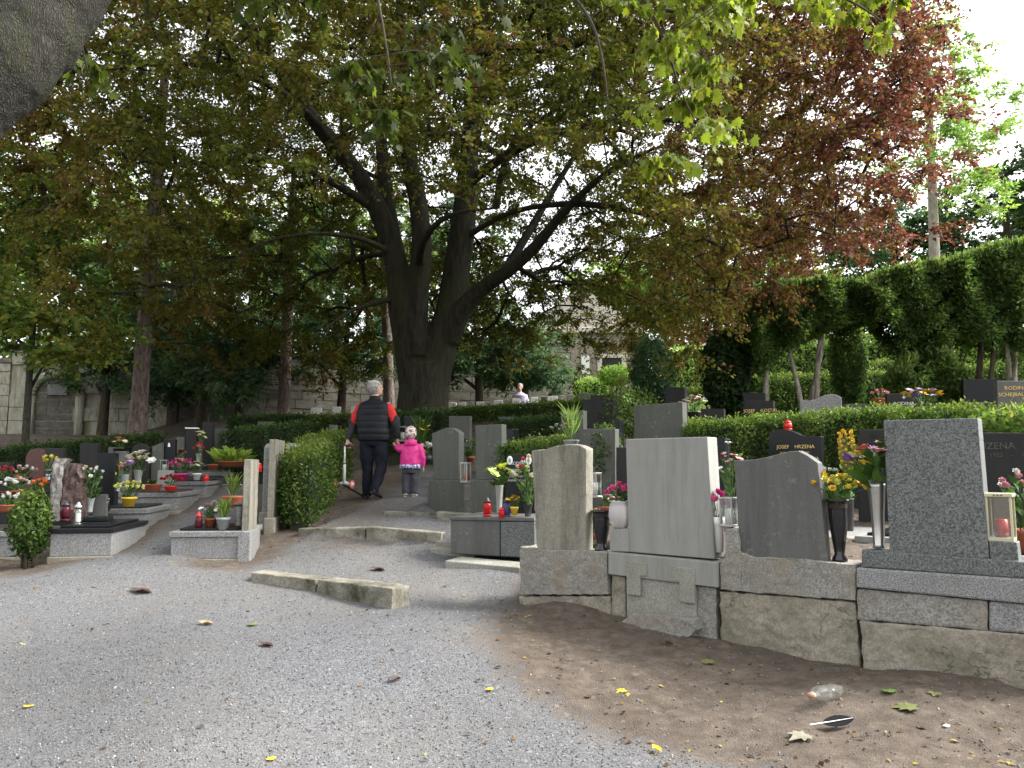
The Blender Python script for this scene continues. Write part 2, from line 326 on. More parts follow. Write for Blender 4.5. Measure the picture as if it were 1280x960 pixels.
def gp(px, py):
    r = ray(px, py); lo = 2.0
    ys = np.linspace(2, 60, 1500); xs = ys*r[0]/r[1]; zs = CAMZ+ys*r[2]/r[1]; d = zs-hgt(xs, ys)
    i = int(np.argmax(d < 0)) if (d < 0).any() else len(ys)-1
    a = d[i-1]/(d[i-1]-d[i]+1e-9); y = ys[i-1]+a*(ys[i]-ys[i-1])
    return Vector((y*r[0]/r[1], y, CAMZ+y*r[2]/r[1]))
def pathd(poly, x, y):      # signed distance, positive inside
    P = np.asarray(poly, float); d = np.full(x.shape, 1e9); ins = np.zeros(x.shape, bool)
    for i in range(len(P)):
        a = P[i]; b = P[(i+1) % len(P)]; e = b-a; t = np.clip(((x-a[0])*e[0]+(y-a[1])*e[1])/(e@e), 0, 1)
        d = np.minimum(d, np.hypot(x-a[0]-t*e[0], y-a[1]-t*e[1]))
        c = ((a[1] > y) != (b[1] > y)) & (x < (b[0]-a[0])*(y-a[1])/(b[1]-a[1]+1e-12)+a[0]); ins ^= c
    return np.where(ins, d, -d)
GRAVEL = [(-20, -8), (20, -8), (9, -1), (1.9, 2.6), (1.05, 3.5), (.45, 4.15), (.0, 4.75), (-.22, 5.6), (-.15, 6.35), (.05, 7.1), (.1, 8.2), (-.35, 8.9), (-.3, 10.2), (-.5, 11.5), (-.6, 15), (-1.7, 15.2), (-1.9, 12), (-2.1, 9.9), (-2.45, 8.8), (-2.6, 7.5), (-3.3, 7.6), (-3.35, 9), (-4.0, 12), (-4.6, 14.5), (-5.1, 14.5), (-4.5, 11), (-4.05, 8.4), (-4.6, 7.55), (-6, 7.2), (-20, 7)]
def grid():
    u = np.sinh(np.linspace(-1, 1, 400)*5.6)/np.sinh(5.6)*160-.3; v = np.linspace(-1, 1, 440); v = np.sinh(v*5.4)/np.sinh(5.4)*150+6.8
    X, Y = np.meshgrid(u, v); return X, Y
X, Y = grid(); Z = hgt(X, Y)
def vnoise(x, y, sc, seed=0):
    x = x*sc+seed*17.3; y = y*sc+seed*9.1; xi = np.floor(x); yi = np.floor(y); fx = sstep(x-xi); fy = sstep(y-yi)
    hsh = lambda a, b: np.modf(np.abs(np.sin(a*127.1+b*311.7+seed)*43758.5453))[0]
    return (hsh(xi, yi)*(1-fx)+hsh(xi+1, yi)*fx)*(1-fy)+(hsh(xi, yi+1)*(1-fx)+hsh(xi+1, yi+1)*fx)*fy-.5
def clampnear(x, y):
    nr = np.clip(1-(np.hypot(x, y-6)-6)/8, 0, 1); so = sstep(.5-pathd(GRAVEL, x, y)/.4)
    return nr*(.012*np.sin(x*3.1+y*1.7)+.010*np.sin(y*4.3-x*2.2)+.010*vnoise(x, y, 6, 1)+so*(.030*vnoise(x, y, 4.5, 2)+.022*vnoise(x, y, 10, 3)+.012*vnoise(x, y, 19, 4)))
Z = Z+clampnear(X, Y)
sd = pathd(GRAVEL, X, Y); dirt = sstep(.5-sd/.8); dirt = np.maximum(dirt, .62*sstep((Y-7.2)/1.5)*sstep((X+3)/.8)*(X < .3)*sstep((13-Y)/2)*(.6+1.2*vnoise(X, Y, 1.3, 5)))
ny, nx = X.shape; idx = np.arange(nx*ny).reshape(ny, nx)
F = np.stack([idx[:-1, :-1], idx[:-1, 1:], idx[1:, 1:], idx[1:, :-1]], -1).reshape(-1, 4)
m, nt, b = nodes('ground_gravel_and_soil'); v = coords(nt, world=True)
vo = nd(nt, 'TexVoronoi', {'Vector': v, 'Scale': 120.}); bw = nd(nt, 'RGBToBW', {0: vo.outputs['Color']}).outputs[0]
vo2 = nd(nt, 'TexVoronoi', {'Vector': v, 'Scale': 36.}); bw2 = nd(nt, 'RGBToBW', {0: vo2.outputs['Color']}).outputs[0]
big = noise(nt, v, .9, 4); mid = noise(nt, v, 9, 5, .7); fine = noise(nt, v, 120, 3, .7)
gc = ramp(nt, bw, [(.1, (.068, .069, .074)), (.45, (.112, .114, .12)), (.8, (.165, .168, .176)), (1, (.27, .273, .28))])
gc = mixc(nt, ramp(nt, bw2, [(.86, 0.), (.97, .45)]), gc, (.30, .29, .275)); gc = mixc(nt, ramp(nt, big, [(.4, 0.), (.7, .5)]), gc, (.15, .138, .118)); gc = mixc(nt, ramp(nt, noise(nt, v, 2.3, 5, .7), [(.45, 0.), (.75, .35)]), gc, (.085, .083, .08))
dc = ramp(nt, mid, [(.3, (.062, .049, .038)), (.55, (.118, .096, .076)), (.75, (.18, .152, .123))]); dc = mixc(nt, ramp(nt, bw2, [(.9, 0.), (.94, .5)]), dc, (.24, .21, .17))
dc = mixc(nt, ramp(nt, fine, [(.4, .35), (.6, 0.)]), dc, (.04, .028, .02))
at_ = nd(nt, 'Attribute', attribute_name='dirt').outputs['Fac']
mm = nd(nt, 'Math', {0: at_, 1: nd(nt, 'Math', {0: nd(nt, 'Math', {0: mid, 1: .5}, operation='SUBTRACT').outputs[0], 1: 1.5}, operation='MULTIPLY').outputs[0]}, operation='ADD').outputs[0]
mm = ramp(nt, mm, [(.30, 0.), (.75, 1.)])
gr = nd(nt, 'Attribute', attribute_name='grass').outputs['Fac']
dc = mixc(nt, gr, dc, ramp(nt, mid, [(.35, (.06, .10, .02)), (.65, (.14, .20, .05))]))
nt.links.new(mixc(nt, mm, gc, dc), b.inputs['Base Color']); b.inputs['Roughness'].default_value = .95; b.inputs['Specular IOR Level'].default_value = .2
hh = nd(nt, 'Math', {0: vo.outputs['Distance'], 1: nd(nt, 'Math', {0: mid, 1: nd(nt, 'Math', {0: fine, 1: 1.6}, operation='MULTIPLY').outputs[0]}, operation='ADD').outputs[0]}, operation='ADD').outputs[0]
bump(nt, b, hh, .55, .012)
grass = np.maximum(sstep((Y-19.5-.15*X)/3)*sstep((X+.5)/2), sstep((Y-13.2)/1.5)*sstep((X-1.8)/1.5))
g = link('ground', newmesh('ground', np.stack([X, Y, Z], -1), F, m, True, {'dirt': ('POINT', dirt.ravel()), 'grass': ('POINT', grass.ravel())})); g['kind'] = 'structure'
OCT = ([(1, 0, 0), (0, 1, 0), (-1, 0, 0), (0, -1, 0), (0, 0, .7), (0, 0, -.7)], [(0, 1, 4), (1, 2, 4), (2, 3, 4), (3, 0, 4), (1, 0, 5), (2, 1, 5), (3, 2, 5), (0, 3, 5)])
def chips(name, label, n, sel, smin, smax, bright, cat):
    yy = 2.6+8.5*rng.random(n)**1.5; xx = (rng.random(n)*2-1)*yy*.72; d = pathd(GRAVEL, xx, yy); k = sel(d, rng.random(n)); xx, yy = xx[k], yy[k]; d = d[k]
    s = smin+(smax-smin)*rng.random(len(xx))**2.5; C = np.stack([xx, yy, hgt(xx, yy)+s*.25], -1)
    n2 = clampnear(xx, yy); C[:, 2] += n2
    o = leafmesh(name, L_pebble, C, rdir(len(xx)), rdir(len(xx)), s, s*(.7+.6*rng.random(len(xx))), np.clip(bright+rng.normal(size=len(xx))*.25, 0, 1), tmpl=OCT); tag(o, label, cat, kind='stuff')
chips('gravel', 'loose grey gravel chips covering the open path', 80000, lambda d, r: d > .25*r-.05, .0028, .0085, .5, 'gravel')
chips('soil_pebbles', 'small pale pebbles in the brown soil before the back-turned stones', 26000, lambda d, r: (d < .1)*(r > .35), .002, .009, .42, 'pebbles')
# ------------------------------------------------ trees
def spline(P, k=4):
    P = [np.array(p, float) for p in P]; out = []
    for i in range(len(P)-1):
        a, b, c, d = P[max(i-1, 0)], P[i], P[i+1], P[min(i+2, len(P)-1)]
        for j in range(k):
            t = j/k; out.append(.5*((2*b)+(-a+c)*t+(2*a-5*b+4*c-d)*t*t+(-a+3*b-3*c+d)*t**3))
    out.append(P[-1]); return out
def grow(limbs, targets, up=.12, reach=.45, leafr=.0045, power=.47):
    """limbs: list of arrays (x,y,z,r). returns edges arrays for the thin branches that lead to every target"""
    n0 = sum(len(l) for l in limbs); cap = n0+len(targets)*14+10
    pos = np.zeros((cap, 3)); par = np.full(cap, -1); main = np.zeros(cap, bool); n = 0
    for l in limbs:
        for i, p in enumerate(l): pos[n] = p[:3]; main[n] = True; par[n] = n-1 if i else -1; n += 1
    if not len(targets): return np.zeros((0, 3)), np.zeros((0, 3)), np.zeros(0), np.zeros(0), np.zeros((0, 3))
    d0 = np.array([np.min(np.linalg.norm(pos[:n0]-t, axis=1)) for t in targets]); tips = []; tdir = []
    for ti in np.argsort(d0):
        t = targets[ti]; dv = t-pos[:n]; dd = np.linalg.norm(dv, axis=1)+.5*np.maximum(0, -dv[:, 2]-.3)+np.where(main[:n], 0, .15)
        j = int(np.argmin(dd)); a = pos[j].copy(); L = np.linalg.norm(t-a); m = int(np.clip(math.ceil(L/reach), 1, 12)); prev = j
        mid = (a+t)/2+np.array([0, 0, up*L])+rng.normal(size=3)*.07*L
        for q in range(1, m+1):
            s = q/m; p = (1-s)**2*a+2*s*(1-s)*mid+s*s*t
            if n >= cap: break
            pos[n] = p; par[n] = prev; prev = n; n += 1
        tips.append(prev); tdir.append(ti)
    cnt = np.zeros(n); cnt[tips] = 1
    for i in range(n-1, n0-1, -1):
        if par[i] >= 0: cnt[par[i]] += cnt[i]
    e = np.arange(n0, n); r = leafr*np.maximum(cnt, 1)**power
    rp = np.where(par[e] < n0, r[e]*1.15, r[par[e]])
    dirs = np.zeros((len(targets), 3)); dirs[tdir] = unit(pos[tips]-pos[par[tips]])
    return pos[par[e]], pos[e], rp, r[e], dirs
def edge_tubes(A, B, ra, rb, k=4):
    d = unit(B-A); ref = np.where(np.abs(d[:, 2:3]) < .9, np.array([[0, 0, 1.]]), np.array([[1., 0, 0]])); u = unit(np.cross(d, ref)); w = np.cross(d, u)
    ang = 2*pi*np.arange(k)/k; ring = u[:, None]*np.cos(ang)[None, :, None]+w[:, None]*np.sin(ang)[None, :, None]
    V = np.concatenate([A[:, None]+ring*ra[:, None, None], B[:, None]+ring*rb[:, None, None]], 1); n = len(A)
    f = np.array([(i, (i+1) % k, (i+1) % k+k, i+k) for i in range(k)]); F = f[None]+(np.arange(n)*2*k)[:, None, None]
    return V.reshape(-1, 3), F.reshape(-1, 4)
def sprays(T, D, n, L, Wd, twigs=5, tl=.6, droop=.25, flat=.6, outc=None):
    """leaves set alternately on short twigs around every target"""
    N = len(T); per = max(1, int(n/twigs)); ci = np.repeat(np.arange(N), twigs); td = D[ci]*.7+rdir(N*twigs)*.9
    td[:, 2] = td[:, 2]*.45-droop; td = unit(td); tlen = tl*(.5+.8*rng.random(N*twigs))
    A = T[ci]; B = A+td*tlen[:, None]
    li = np.repeat(np.arange(N*twigs), per); s = rng.random(len(li))
    side = unit(np.cross(td[li], np.array([0, 0, 1.])+.25*rng.normal(size=(len(li), 3)))); sg = np.where(rng.random(len(li)) < .5, -1, 1)[:, None]
    C = A[li]+td[li]*(tlen[li]*s)[:, None]+rng.normal(size=(len(li), 3))*.06*tl; C[:, 2] -= (s**2)*droop*.3*tlen[li]
    X = unit(td[li]*.6+side*sg*.8+rng.normal(size=(len(li), 3))*.35-np.array([0, 0, droop*.6])); Nn = unit(np.array([0, 0, flat])+rdir(len(li)))
    l = L*(.65+.6*rng.random(len(li)))
    return C, X, Nn, l, l*Wd/L, A, B, li//twigs
def tree(name, label, cat, limbs, T, nleaf, L, Wd, lm, bm, val=None, group=None, twigs=5, tl=.6, droop=.25, flat=.6, up=.12, sides=9, remesh=0, leafr=.0045, reach=.45, trunkname='trunk', far=None):
    base = Vector(limbs[0][0][:3]); root = thing(name, label, cat, base, 0, group); bo = np.array(base)
    mb = MB()
    for l in limbs: mb.tube([np.array(p[:3])-bo for p in l], [p[3] for p in l], sides)
    mb.build(trunkname, bm, root, True, remesh=remesh)
    T = np.asarray(T, float); A, B, ra, rb, D = grow(limbs, T, up, reach, leafr)
    C, X, Nn, l, w, ta, tb, li = sprays(T, D, nleaf, L, Wd, twigs, tl, droop, flat)
    ka = rng.random(len(ta)) < .7
    A2 = np.concatenate([A, ta[ka]]); B2 = np.concatenate([B, tb[ka]]); r1 = np.concatenate([ra, np.full(ka.sum(), leafr*.8)]); r2 = np.concatenate([rb, np.full(ka.sum(), leafr*.35)])
    V, F = edge_tubes(A2-bo, B2-bo, r1, r2, 4); tag(link('branches', newmesh('branches', V, F, bm if bm is not M_pine else M_twig, True), root), kind='stuff')
    v = val(C, T[li]) if val else np.clip(.5+.22*rng.normal(size=len(C))+.25*np.sin(T[li][:, 0]*1.7+T[li][:, 2]*2.3), 0, 1)
    leafmesh('crown', lm, C-bo, X, Nn, l, w, v, root); return root
def limbpx(pts): return spline([tuple(at(px, py, Y))+(r,) for px, py, Y, r in pts], 4)

# --- the big copper beech
BX, BY = at(530, 515, 16.5).x, 16.5; bz = H(BX, BY)
def up_(pts): return limbpx(pts)
beech = [spline([(BX, BY, bz-.3, .92), (BX, BY, bz+.25, .70), (BX-.03, BY, bz+.9, .58)]+[tuple(at(530, 478, 16.5))+(.53,), tuple(at(531, 455, 16.5))+(.48,)], 3)]
beech += [up_(p) for p in [
 [(522, 478, 16.5, .42), (511, 430, 16.4, .33), (503, 385, 16.3, .31), (495, 330, 16.2, .25), (476, 270, 16, .22), (445, 215, 15.7, .19), (400, 160, 15.2, .16), (350, 90, 14.6, .12), (290, 10, 14, .07)],
 [(518, 455, 16.7, .34), (508, 390, 16.9, .26), (496, 320, 17, .20), (484, 250, 17.1, .17), (476, 170, 17.2, .14), (472, 80, 17.3, .12), (466, -40, 17.4, .08)],
 [(519, 445, 16.3, .28), (521, 380, 16.2, .25), (527, 310, 16.1, .22), (522, 250, 16, .20), (510, 190, 15.8, .17), (506, 110, 15.6, .14), (500, 10, 15.4, .1), (495, -70, 15, .06)],
 [(538, 478, 16.5, .42), (551, 430, 16.5, .36), (563, 385, 16.5, .32), (572, 330, 16.5, .30), (580, 270, 16.5, .27), (586, 200, 16.6, .22), (591, 120, 16.7, .18), (600, 20, 16.8, .13), (610, -80, 17, .08)],
 [(560, 425, 16.4, .26), (580, 385, 16.2, .21), (606, 358, 16, .17), (640, 335, 15.6, .14), (672, 305, 15.2, .12), (705, 265, 14.7, .09), (760, 215, 14, .06), (830, 180, 13.2, .03)],
 [(590, 372, 16.2, .15), (625, 345, 16.6, .12), (655, 300, 17, .10), (690, 240, 17.5, .08), (740, 160, 18, .05)],
 [(500, 372, 16.3, .08), (472, 378, 15.9, .06), (440, 388, 15.5, .05), (408, 410, 15, .035), (380, 430, 14.6, .02)],
 [(495, 320, 16.2, .08), (455, 300, 15.5, .06), (400, 292, 14.8, .045), (340, 300, 14, .035), (280, 330, 13.2, .025), (215, 365, 12.6, .012)],
 [(470, 262, 16, .11), (410, 225, 15.2, .085), (350, 203, 14.4, .07), (280, 200, 13.6, .05), (200, 212, 12.8, .035), (120, 228, 12, .02)],
 [(584, 230, 16.5, .13), (640, 190, 16, .10), (720, 160, 15.4, .08), (820, 150, 14.8, .06), (930, 160, 14.4, .04), (1060, 185, 14.2, .02)],
 [(577, 300, 16.5, .08), (640, 265, 15.6, .06), (730, 255, 14.6, .07), (830, 275, 13.8, .05), (920, 320, 13.2, .03)],
 [(590, 130, 16.7, .12), (680, 70, 16.4, .09), (800, 40, 16, .07), (930, 60, 15.6, .05), (1080, 90, 15.4, .02)],
 [(510, 150, 15.7, .11), (560, 90, 14.2, .08), (640, 60, 12.6, .05), (730, 80, 11.2, .03)],
 [(440, 210, 15.7, .1), (360, 120, 14, .07), (240, 80, 12.6, .05), (120, 90, 11.6, .03)],
 [(524, 330, 16.1, .1), (530, 300, 14.6, .08), (560, 270, 13, .05), (620, 260, 11.8, .03)]]]
def crown_pts(n):
    out = []
    while len(out) < n:
        p = rng.random(3)*np.array([21, 15.5, 12.5])+np.array([-10.8, 8.6, 3.2]); q = (p-np.array([-.7, 16.2, 8.0]))/np.array([9.8, 7.8, 7.6]); r = np.linalg.norm(q)
        if p[1] > 20.6 or p[0] > 7.5: continue
        if r > 1 or rng.random() > .25+.75*(r**2.5): continue
        rx = math.hypot(p[0]-BX, p[1]-BY); sk = math.hypot(p[0]+.7, (p[1]-16.2)*1.2)
        fr = float(sstep((4.8-abs(p[0]-BX-.2))/2.6)*sstep((17.2-p[1])/2.0)); zl = 3.75+max(0, 5.5-rx)*.30+max(0, p[0]-2.6)*.44+fr*np.clip(.44*p[1]-2.4, 0, 6)+.30*sin(p[0]*1.3)+.25*sin(p[1]*1.7+1)+(max(0, -4-p[0])*.13)
        if p[2] < zl: continue
        if rx < 1.6 and p[2] < 9: continue
        if p[0] < -5.5 and p[2] < 6 and rng.random() < .4: continue
        if p[0] < -3.5 and rng.random() < .18: continue
        out.append(p)
    while len(out) < n+520:      # the far side of the crown behind the stems
        p = rng.random(3)*np.array([12, 3.2, 8.5])+np.array([-8, 17.4, 4.4]); q = (p-np.array([-.7, 16.2, 8.0]))/np.array([9.8, 7.8, 7.6])
        if np.linalg.norm(q) < 1 and p[2] > 4.3+.3*sin(p[0]*1.7): out.append(p)
    return np.array(out)
T = crown_pts(3150)
def beech_val(C, Tt):
    o = np.clip((C[:, 0]-1.5)/4.0, 0, 1); k = np.clip((C[:, 2]-6)/8, 0, 1)
    r = np.clip(np.linalg.norm((C-np.array([-.7, 16.2, 8.0]))/np.array([9.8, 7.8, 7.6]), axis=1)-.5, 0, .5)*2
    base = .25+.25*o*r+.33*o+.06*r+.10*np.clip((-3-C[:, 0])/6, 0, 1)+.08*np.sin(Tt[:, 0]*1.3+Tt[:, 1])*(1-o)
    return np.clip(base+.11*np.sin(Tt[:, 0]*2.1+Tt[:, 2]*2.7+Tt[:, 1])+.14*rng.normal(size=len(C)), 0, 1)
inview = np.array([(abs(t[0]/t[1]) < .74) and ((t[2]-1.6)/t[1] < .72) for t in T])
beech_root = tree('beech_tree', 'huge copper beech with forking mossy trunk and wide spreading crown beyond the walkers', 'tree', beech, T, 186, .076, .051, L_beech, M_bark, beech_val, twigs=6, tl=.62, droop=.30, flat=.7, sides=16, remesh=.032, leafr=.006)

# --- the maple whose limb leans in from the upper left
ml = limbpx([(-260, 560, 3.0, .26), (-205, 320, 3.0, .22), (-100, 180, 3.0, .19), (5, 85, 3.1, .175), (52, 34, 3.2, .17), (95, -25, 3.3, .16), (190, -130, 3.6, .14), (330, -190, 4.2, .11), (520, -170, 4.6, .08), (700, -110, 4.7, .05), (860, -60, 4.8, .03)])
b0 = ml[0]; ml = [np.array((b0[0]-.1, b0[1]-.1, H(b0[0]-.1, b0[1]-.1)-.2, .36)), np.array((b0[0]-.05, b0[1]-.05, .5, .30))]+list(ml)
maple_limbs = [ml]+[limbpx(p) for p in [
 [(645, -150, 4.7, .02), (690, -40, 4.6, .014), (735, 20, 4.5, .011), (752, 70, 4.5, .009), (760, 130, 4.5, .005)],
 [(700, -110, 4.7, .025), (790, -20, 4.9, .016), (815, 20, 4.9, .013), (830, 50, 4.9, .01), (850, 110, 4.9, .006), (868, 150, 4.9, .003)],
 [(820, 10, 4.9, .012), (865, 20, 5, .01), (900, 35, 5, .007), (930, 60, 5, .004)],
 [(860, -60, 4.8, .025), (960, -30, 5.2, .014), (1060, 0, 5.5, .009), (1120, 40, 5.7, .004)],
 [(190, -130, 3.6, .05), (90, -80, 3.8, .02), (95, 20, 4.2, .01), (110, 90, 4.4, .005)],
 [(430, -180, 4.4, .03), (460, -60, 4.1, .012), (480, 40, 4.0, .007), (490, 110, 4.0, .004)]]]
def disc(px, py, Y, rp, n, ry=None, dy=.4): return [np.array(at(px+rng.normal()*rp*.5, py+rng.normal()*(ry or rp)*.5, Y+rng.normal()*dy)) for _ in range(n)]
MT = np.array(disc(810, -20, 5.0, 70, 10, 30)+disc(830, 40, 5.0, 50, 9, 35)+disc(870, 70, 5.1, 40, 9, 40)+disc(900, 0, 5.2, 45, 9, 30)+disc(975, -30, 5.4, 60, 10, 22)+disc(1075, -10, 5.7, 55, 12, 30)+disc(850, 130, 5.0, 35, 6, 25)+disc(893, 150, 5.1, 14, 3, 12)+disc(825, 185, 5.0, 18, 2, 12)
 +disc(470, 60, 4.6, 60, 5, 40)+disc(495, 130, 4.5, 22, 3, 25)+disc(555, 40, 4.6, 30, 4, 30)+disc(350, 0, 4.4, 60, 3, 25)+disc(105, 85, 4.8, 20, 2, 20, .2)+disc(620, -70, 4.6, 160, 14, 40)+disc(300, -150, 3.8, 200, 14, 50)+disc(900, -90, 4.9, 150, 12, 40))
root = thing('maple_tree', 'maple leaning in overhead with thick grey limb and large pale green lobed leaves', 'tree', Vector(ml[0][:3])); bo = np.array(ml[0][:3])
mb = MB(); mb.tube([p[:3]-bo for p in ml], [p[3]*(1+.04*sin(i*1.9)) for i, p in enumerate(ml)], 22); mt_ = mb.build('trunk', M_nearbark, root, True, remesh=.014)
TXB = bpy.data.textures.new('bark', 'CLOUDS'); TXB.noise_scale = .05; TXB.noise_depth = 3; dm = mt_.modifiers.new('bark', 'DISPLACE'); dm.texture = TXB; dm.strength = .02; dm.texture_coords = 'LOCAL'
mb = MB()
for l in maple_limbs[1:]: mb.tube([p[:3]-bo for p in l], [p[3] for p in l], 6)
mb.build('limb', M_twig, root, True)
A, B, ra, rb, D = grow(maple_limbs, MT, -.1, .2, .0022, .4); V, F = edge_tubes(A-bo, B-bo, ra, rb, 4); tag(link('branches', newmesh('branches', V, F, M_twig, True), root), kind='stuff')
C, Xa, Nn, l, w, ta, tb, li = sprays(MT, D, 25, .074, .074, 5, .19, .42, .5)
Xa = unit(Xa*.6+np.array([0, 0, -.75])); V, F = edge_tubes(ta-bo, tb-bo, np.full(len(ta), .0018), np.full(len(ta), .001), 3); tag(link('twig', newmesh('twig', V, F, M_stem, True), root), kind='stuff')
vv = np.clip(.08+.68*(np.clip((C[:, 0]+.1)/.9, 0, 1))+.2*rng.normal(size=len(C)), 0, 1)  # leaves darken towards the left: backlit shade put into the leaf colour
leafmesh('crown', L_maple, C-bo, Xa, Nn, l, w, vv, root, MAPLE)

# --- generic far and middle trees
def blobs(bl):
    out = []
    for (c, r, n) in bl:
        d = rdir(n); rr = (.35+.65*rng.random(n)**.5)[:, None]; out.append(np.array(c)+d*rr*np.array(r))
    return np.concatenate(out)
def simple_tree(name, label, px, Yb, ht, r0, bl, nleaf, L, Wd, lm, bm=M_twig, lean=0, group=None, tl=.7, droop=.1, forks=4, **kw):
    x = (px-640)/960*Yb; z = H(x, Yb); tr = spline([(x, Yb, z-.2, r0*1.3), (x+lean*.2, Yb, z+ht*.25, r0), (x+lean*.6, Yb, z+ht*.6, r0*.75), (x+lean, Yb, z+ht, r0*.25)], 5)
    limbs = [tr]
    for k in range(forks):
        i = int(len(tr)*(.35+.5*k/max(1, forks))); p = tr[min(i, len(tr)-1)]; a = k*2.4+px; q = np.array([cos(a), sin(a)*.6, .8])*ht*.22
        limbs.append(spline([tuple(p[:3])+(p[3]*.6,), tuple(p[:3]+q*.5)+(p[3]*.4,), tuple(p[:3]+q)+(p[3]*.12,)], 4))
    T = blobs([((x+c[0], Yb+c[1], z+c[2]), r, n) for c, r, n in bl])
    return tree(name, label, 'tree', limbs, T, nleaf, L, Wd, lm, bm, group=group, tl=tl, droop=droop, **kw)
simple_tree('maple_sapling', 'slender young tree with green and yellowing leaves beside the niche wall', 33, 14.2, 5.6, .06,
  [((-.3, 0, 3.6), (1.7, 1.6, 1.1), 70), ((-.7, -.6, 5.0), (1.8, 1.6, 1.1), 70), ((.9, -.4, 2.5), (1.2, 1.1, .6), 40), ((-1.6, 0, 2.5), (1.2, 1.2, .8), 30)], 90, .11, .075, L_green, M_maplebark, tl=.5)
for i, (px, pyb, Yb, r0, ht, lab) in enumerate([(172, 545, 17.0, .165, 9.5, 'thick reddish pine trunk standing behind the left rows of graves'), (354, 520, 20.5, .14, 7.5, 'pine with scaly pinkish trunk left of the walking man'), (487, 515, 21.5, .14, 7.5, 'leaning pale pine trunk just behind the walking man')]):
    x = (px-640)/960*Yb; z = H(x, Yb); ln = (.25, .1, -.5)[i]
    tr = spline([(x, Yb, z-.2, r0*1.35), (x+ln*.1, Yb, z+1.2, r0*1.08), (x+ln*.5, Yb, z+5, r0*.95), (x+ln, Yb, z+ht, r0*.4)], 5)
    T = blobs([((x+ln+dx, Yb+dy, z+ht-dz), (1.6, 1.6, .7), 14) for dx, dy, dz in ((0, 0, 0), (1.5, .5, 1.5), (-1.6, -.3, 2.2), (.4, -1.4, 3), (-.5, 1.4, 4))])
    tree('pine_tree', lab, 'tree', [tr], T, 60, .22, .03, L_yew, M_pine, tl=.5, droop=0, twigs=6, sides=14)
# dark yews and conifers in front of and above the back wall
for i, (px, Yb, ht, sp, n, lab) in enumerate([(128, 20.9, 4.8, 1.7, 70, 'dark spreading yew drooping over the arched wall niche'), (215, 21.5, 6.5, 2.4, 120, 'tall dark conifer behind the thick pine trunk'), (248, 20.0, 3.0, 1.5, 70, 'low yew with bare crooked stem before the back wall'), (300, 22.5, 5.5, 2.4, 110, 'dark green yew between the two pines'), (425, 22.5, 4.6, 2.2, 110, 'bushy dark yew above the wall left of the man'), (600, 24.0, 4.6, 2.0, 110, 'grey green yew with bare branches right of the beech trunk'), (655, 25, 3.8, 1.6, 80, 'crooked open juniper before the rough stone wall')]):
    simple_tree('yew_tree', lab, px, Yb, ht*.8, .12, [((0, 0, ht*.62), (sp, 1.3, ht*.3), n//2), ((sp*.45, -.3, ht*.42), (sp*.6, 1, ht*.16), n//4), ((-sp*.45, -.2, ht*.45), (sp*.6, 1, ht*.17), n//4)], 110, .17, .05, L_yew, M_twig, group='yews and conifers along the back wall', tl=.5, droop=.25, twigs=7, lean=.2*(-1)**i)
# right hand background
simple_tree('ash_tree', 'pale fresh green ash with bare slim trunk rising above the clipped arches', 1176, 26, 12.5, .20,
  [((-.2, 0, 9.0), (1.9, 1.8, 2.0), 46), ((.5, .5, 12.2), (1.9, 1.6, 2.2), 46), ((2.0, 0, 10.4), (1.3, 1.2, 1.8), 26), ((1.6, -.3, 7.4), (1.2, 1.2, .9), 16)], 90, .17, .075, L_light, M_ltrunk, lean=.3, tl=.7, forks=0)
simple_tree('broadleaf_tree', 'dull dark green tree at the right edge behind the clipped arches', 1275, 31, 9, .25, [((-.5, 0, 6.4), (3.2, 2.5, 3.2), 110), ((1.5, 0, 9), (2.6, 2.4, 1.8), 60)], 100, .2, .12, L_dark, tl=.9)
simple_tree('broadleaf_tree', 'dark leafy tree behind the pale ash trunk', 1130, 33, 7.5, .22, [((0, 0, 5.4), (3.0, 2.4, 2.6), 110)], 100, .2, .12, L_yew, tl=.9)
fart = [(-60, 40, 15, 'tall pale green tree far left beyond the niche wall', L_green), (70, 46, 19, 'tall light tree behind the dark conifer and thick pine', L_light), (190, 38, 14, 'green tree beyond the wall above the thick pine', L_green), (310, 44, 16, 'green tree beyond the wall between the two pines', L_green), (420, 40, 13, 'broad green tree beyond the wall left of the beech', L_green), (560, 48, 15, 'green tree far behind the beech trunk', L_dark), (800, 46, 12, 'fresh green tree behind the round clipped tree', L_light), (900, 42, 11, 'green tree behind the dark clipped columns', L_green), (1010, 44, 11, 'mid green tree behind the clipped arches', L_green), (1390, 38, 13, 'tall dark tree past the right edge', L_dark), (-190, 32, 13, 'green tree beyond the left edge of the wall', L_green)]
for px, Yb, ht, lab, lm in fart:
    simple_tree('broadleaf_tree', lab, px, Yb, ht*.8, .3, [((0, 0, ht*.45), (4.2, 3, ht*.28), 60), ((1.2, 0, ht*.75), (3.4, 2.6, ht*.22), 45), ((-1.6, .5, ht*.65), (3, 2.6, ht*.2), 35)], 80, .30, .2, lm, group='trees beyond the cemetery', tl=1.3, leafr=.012)

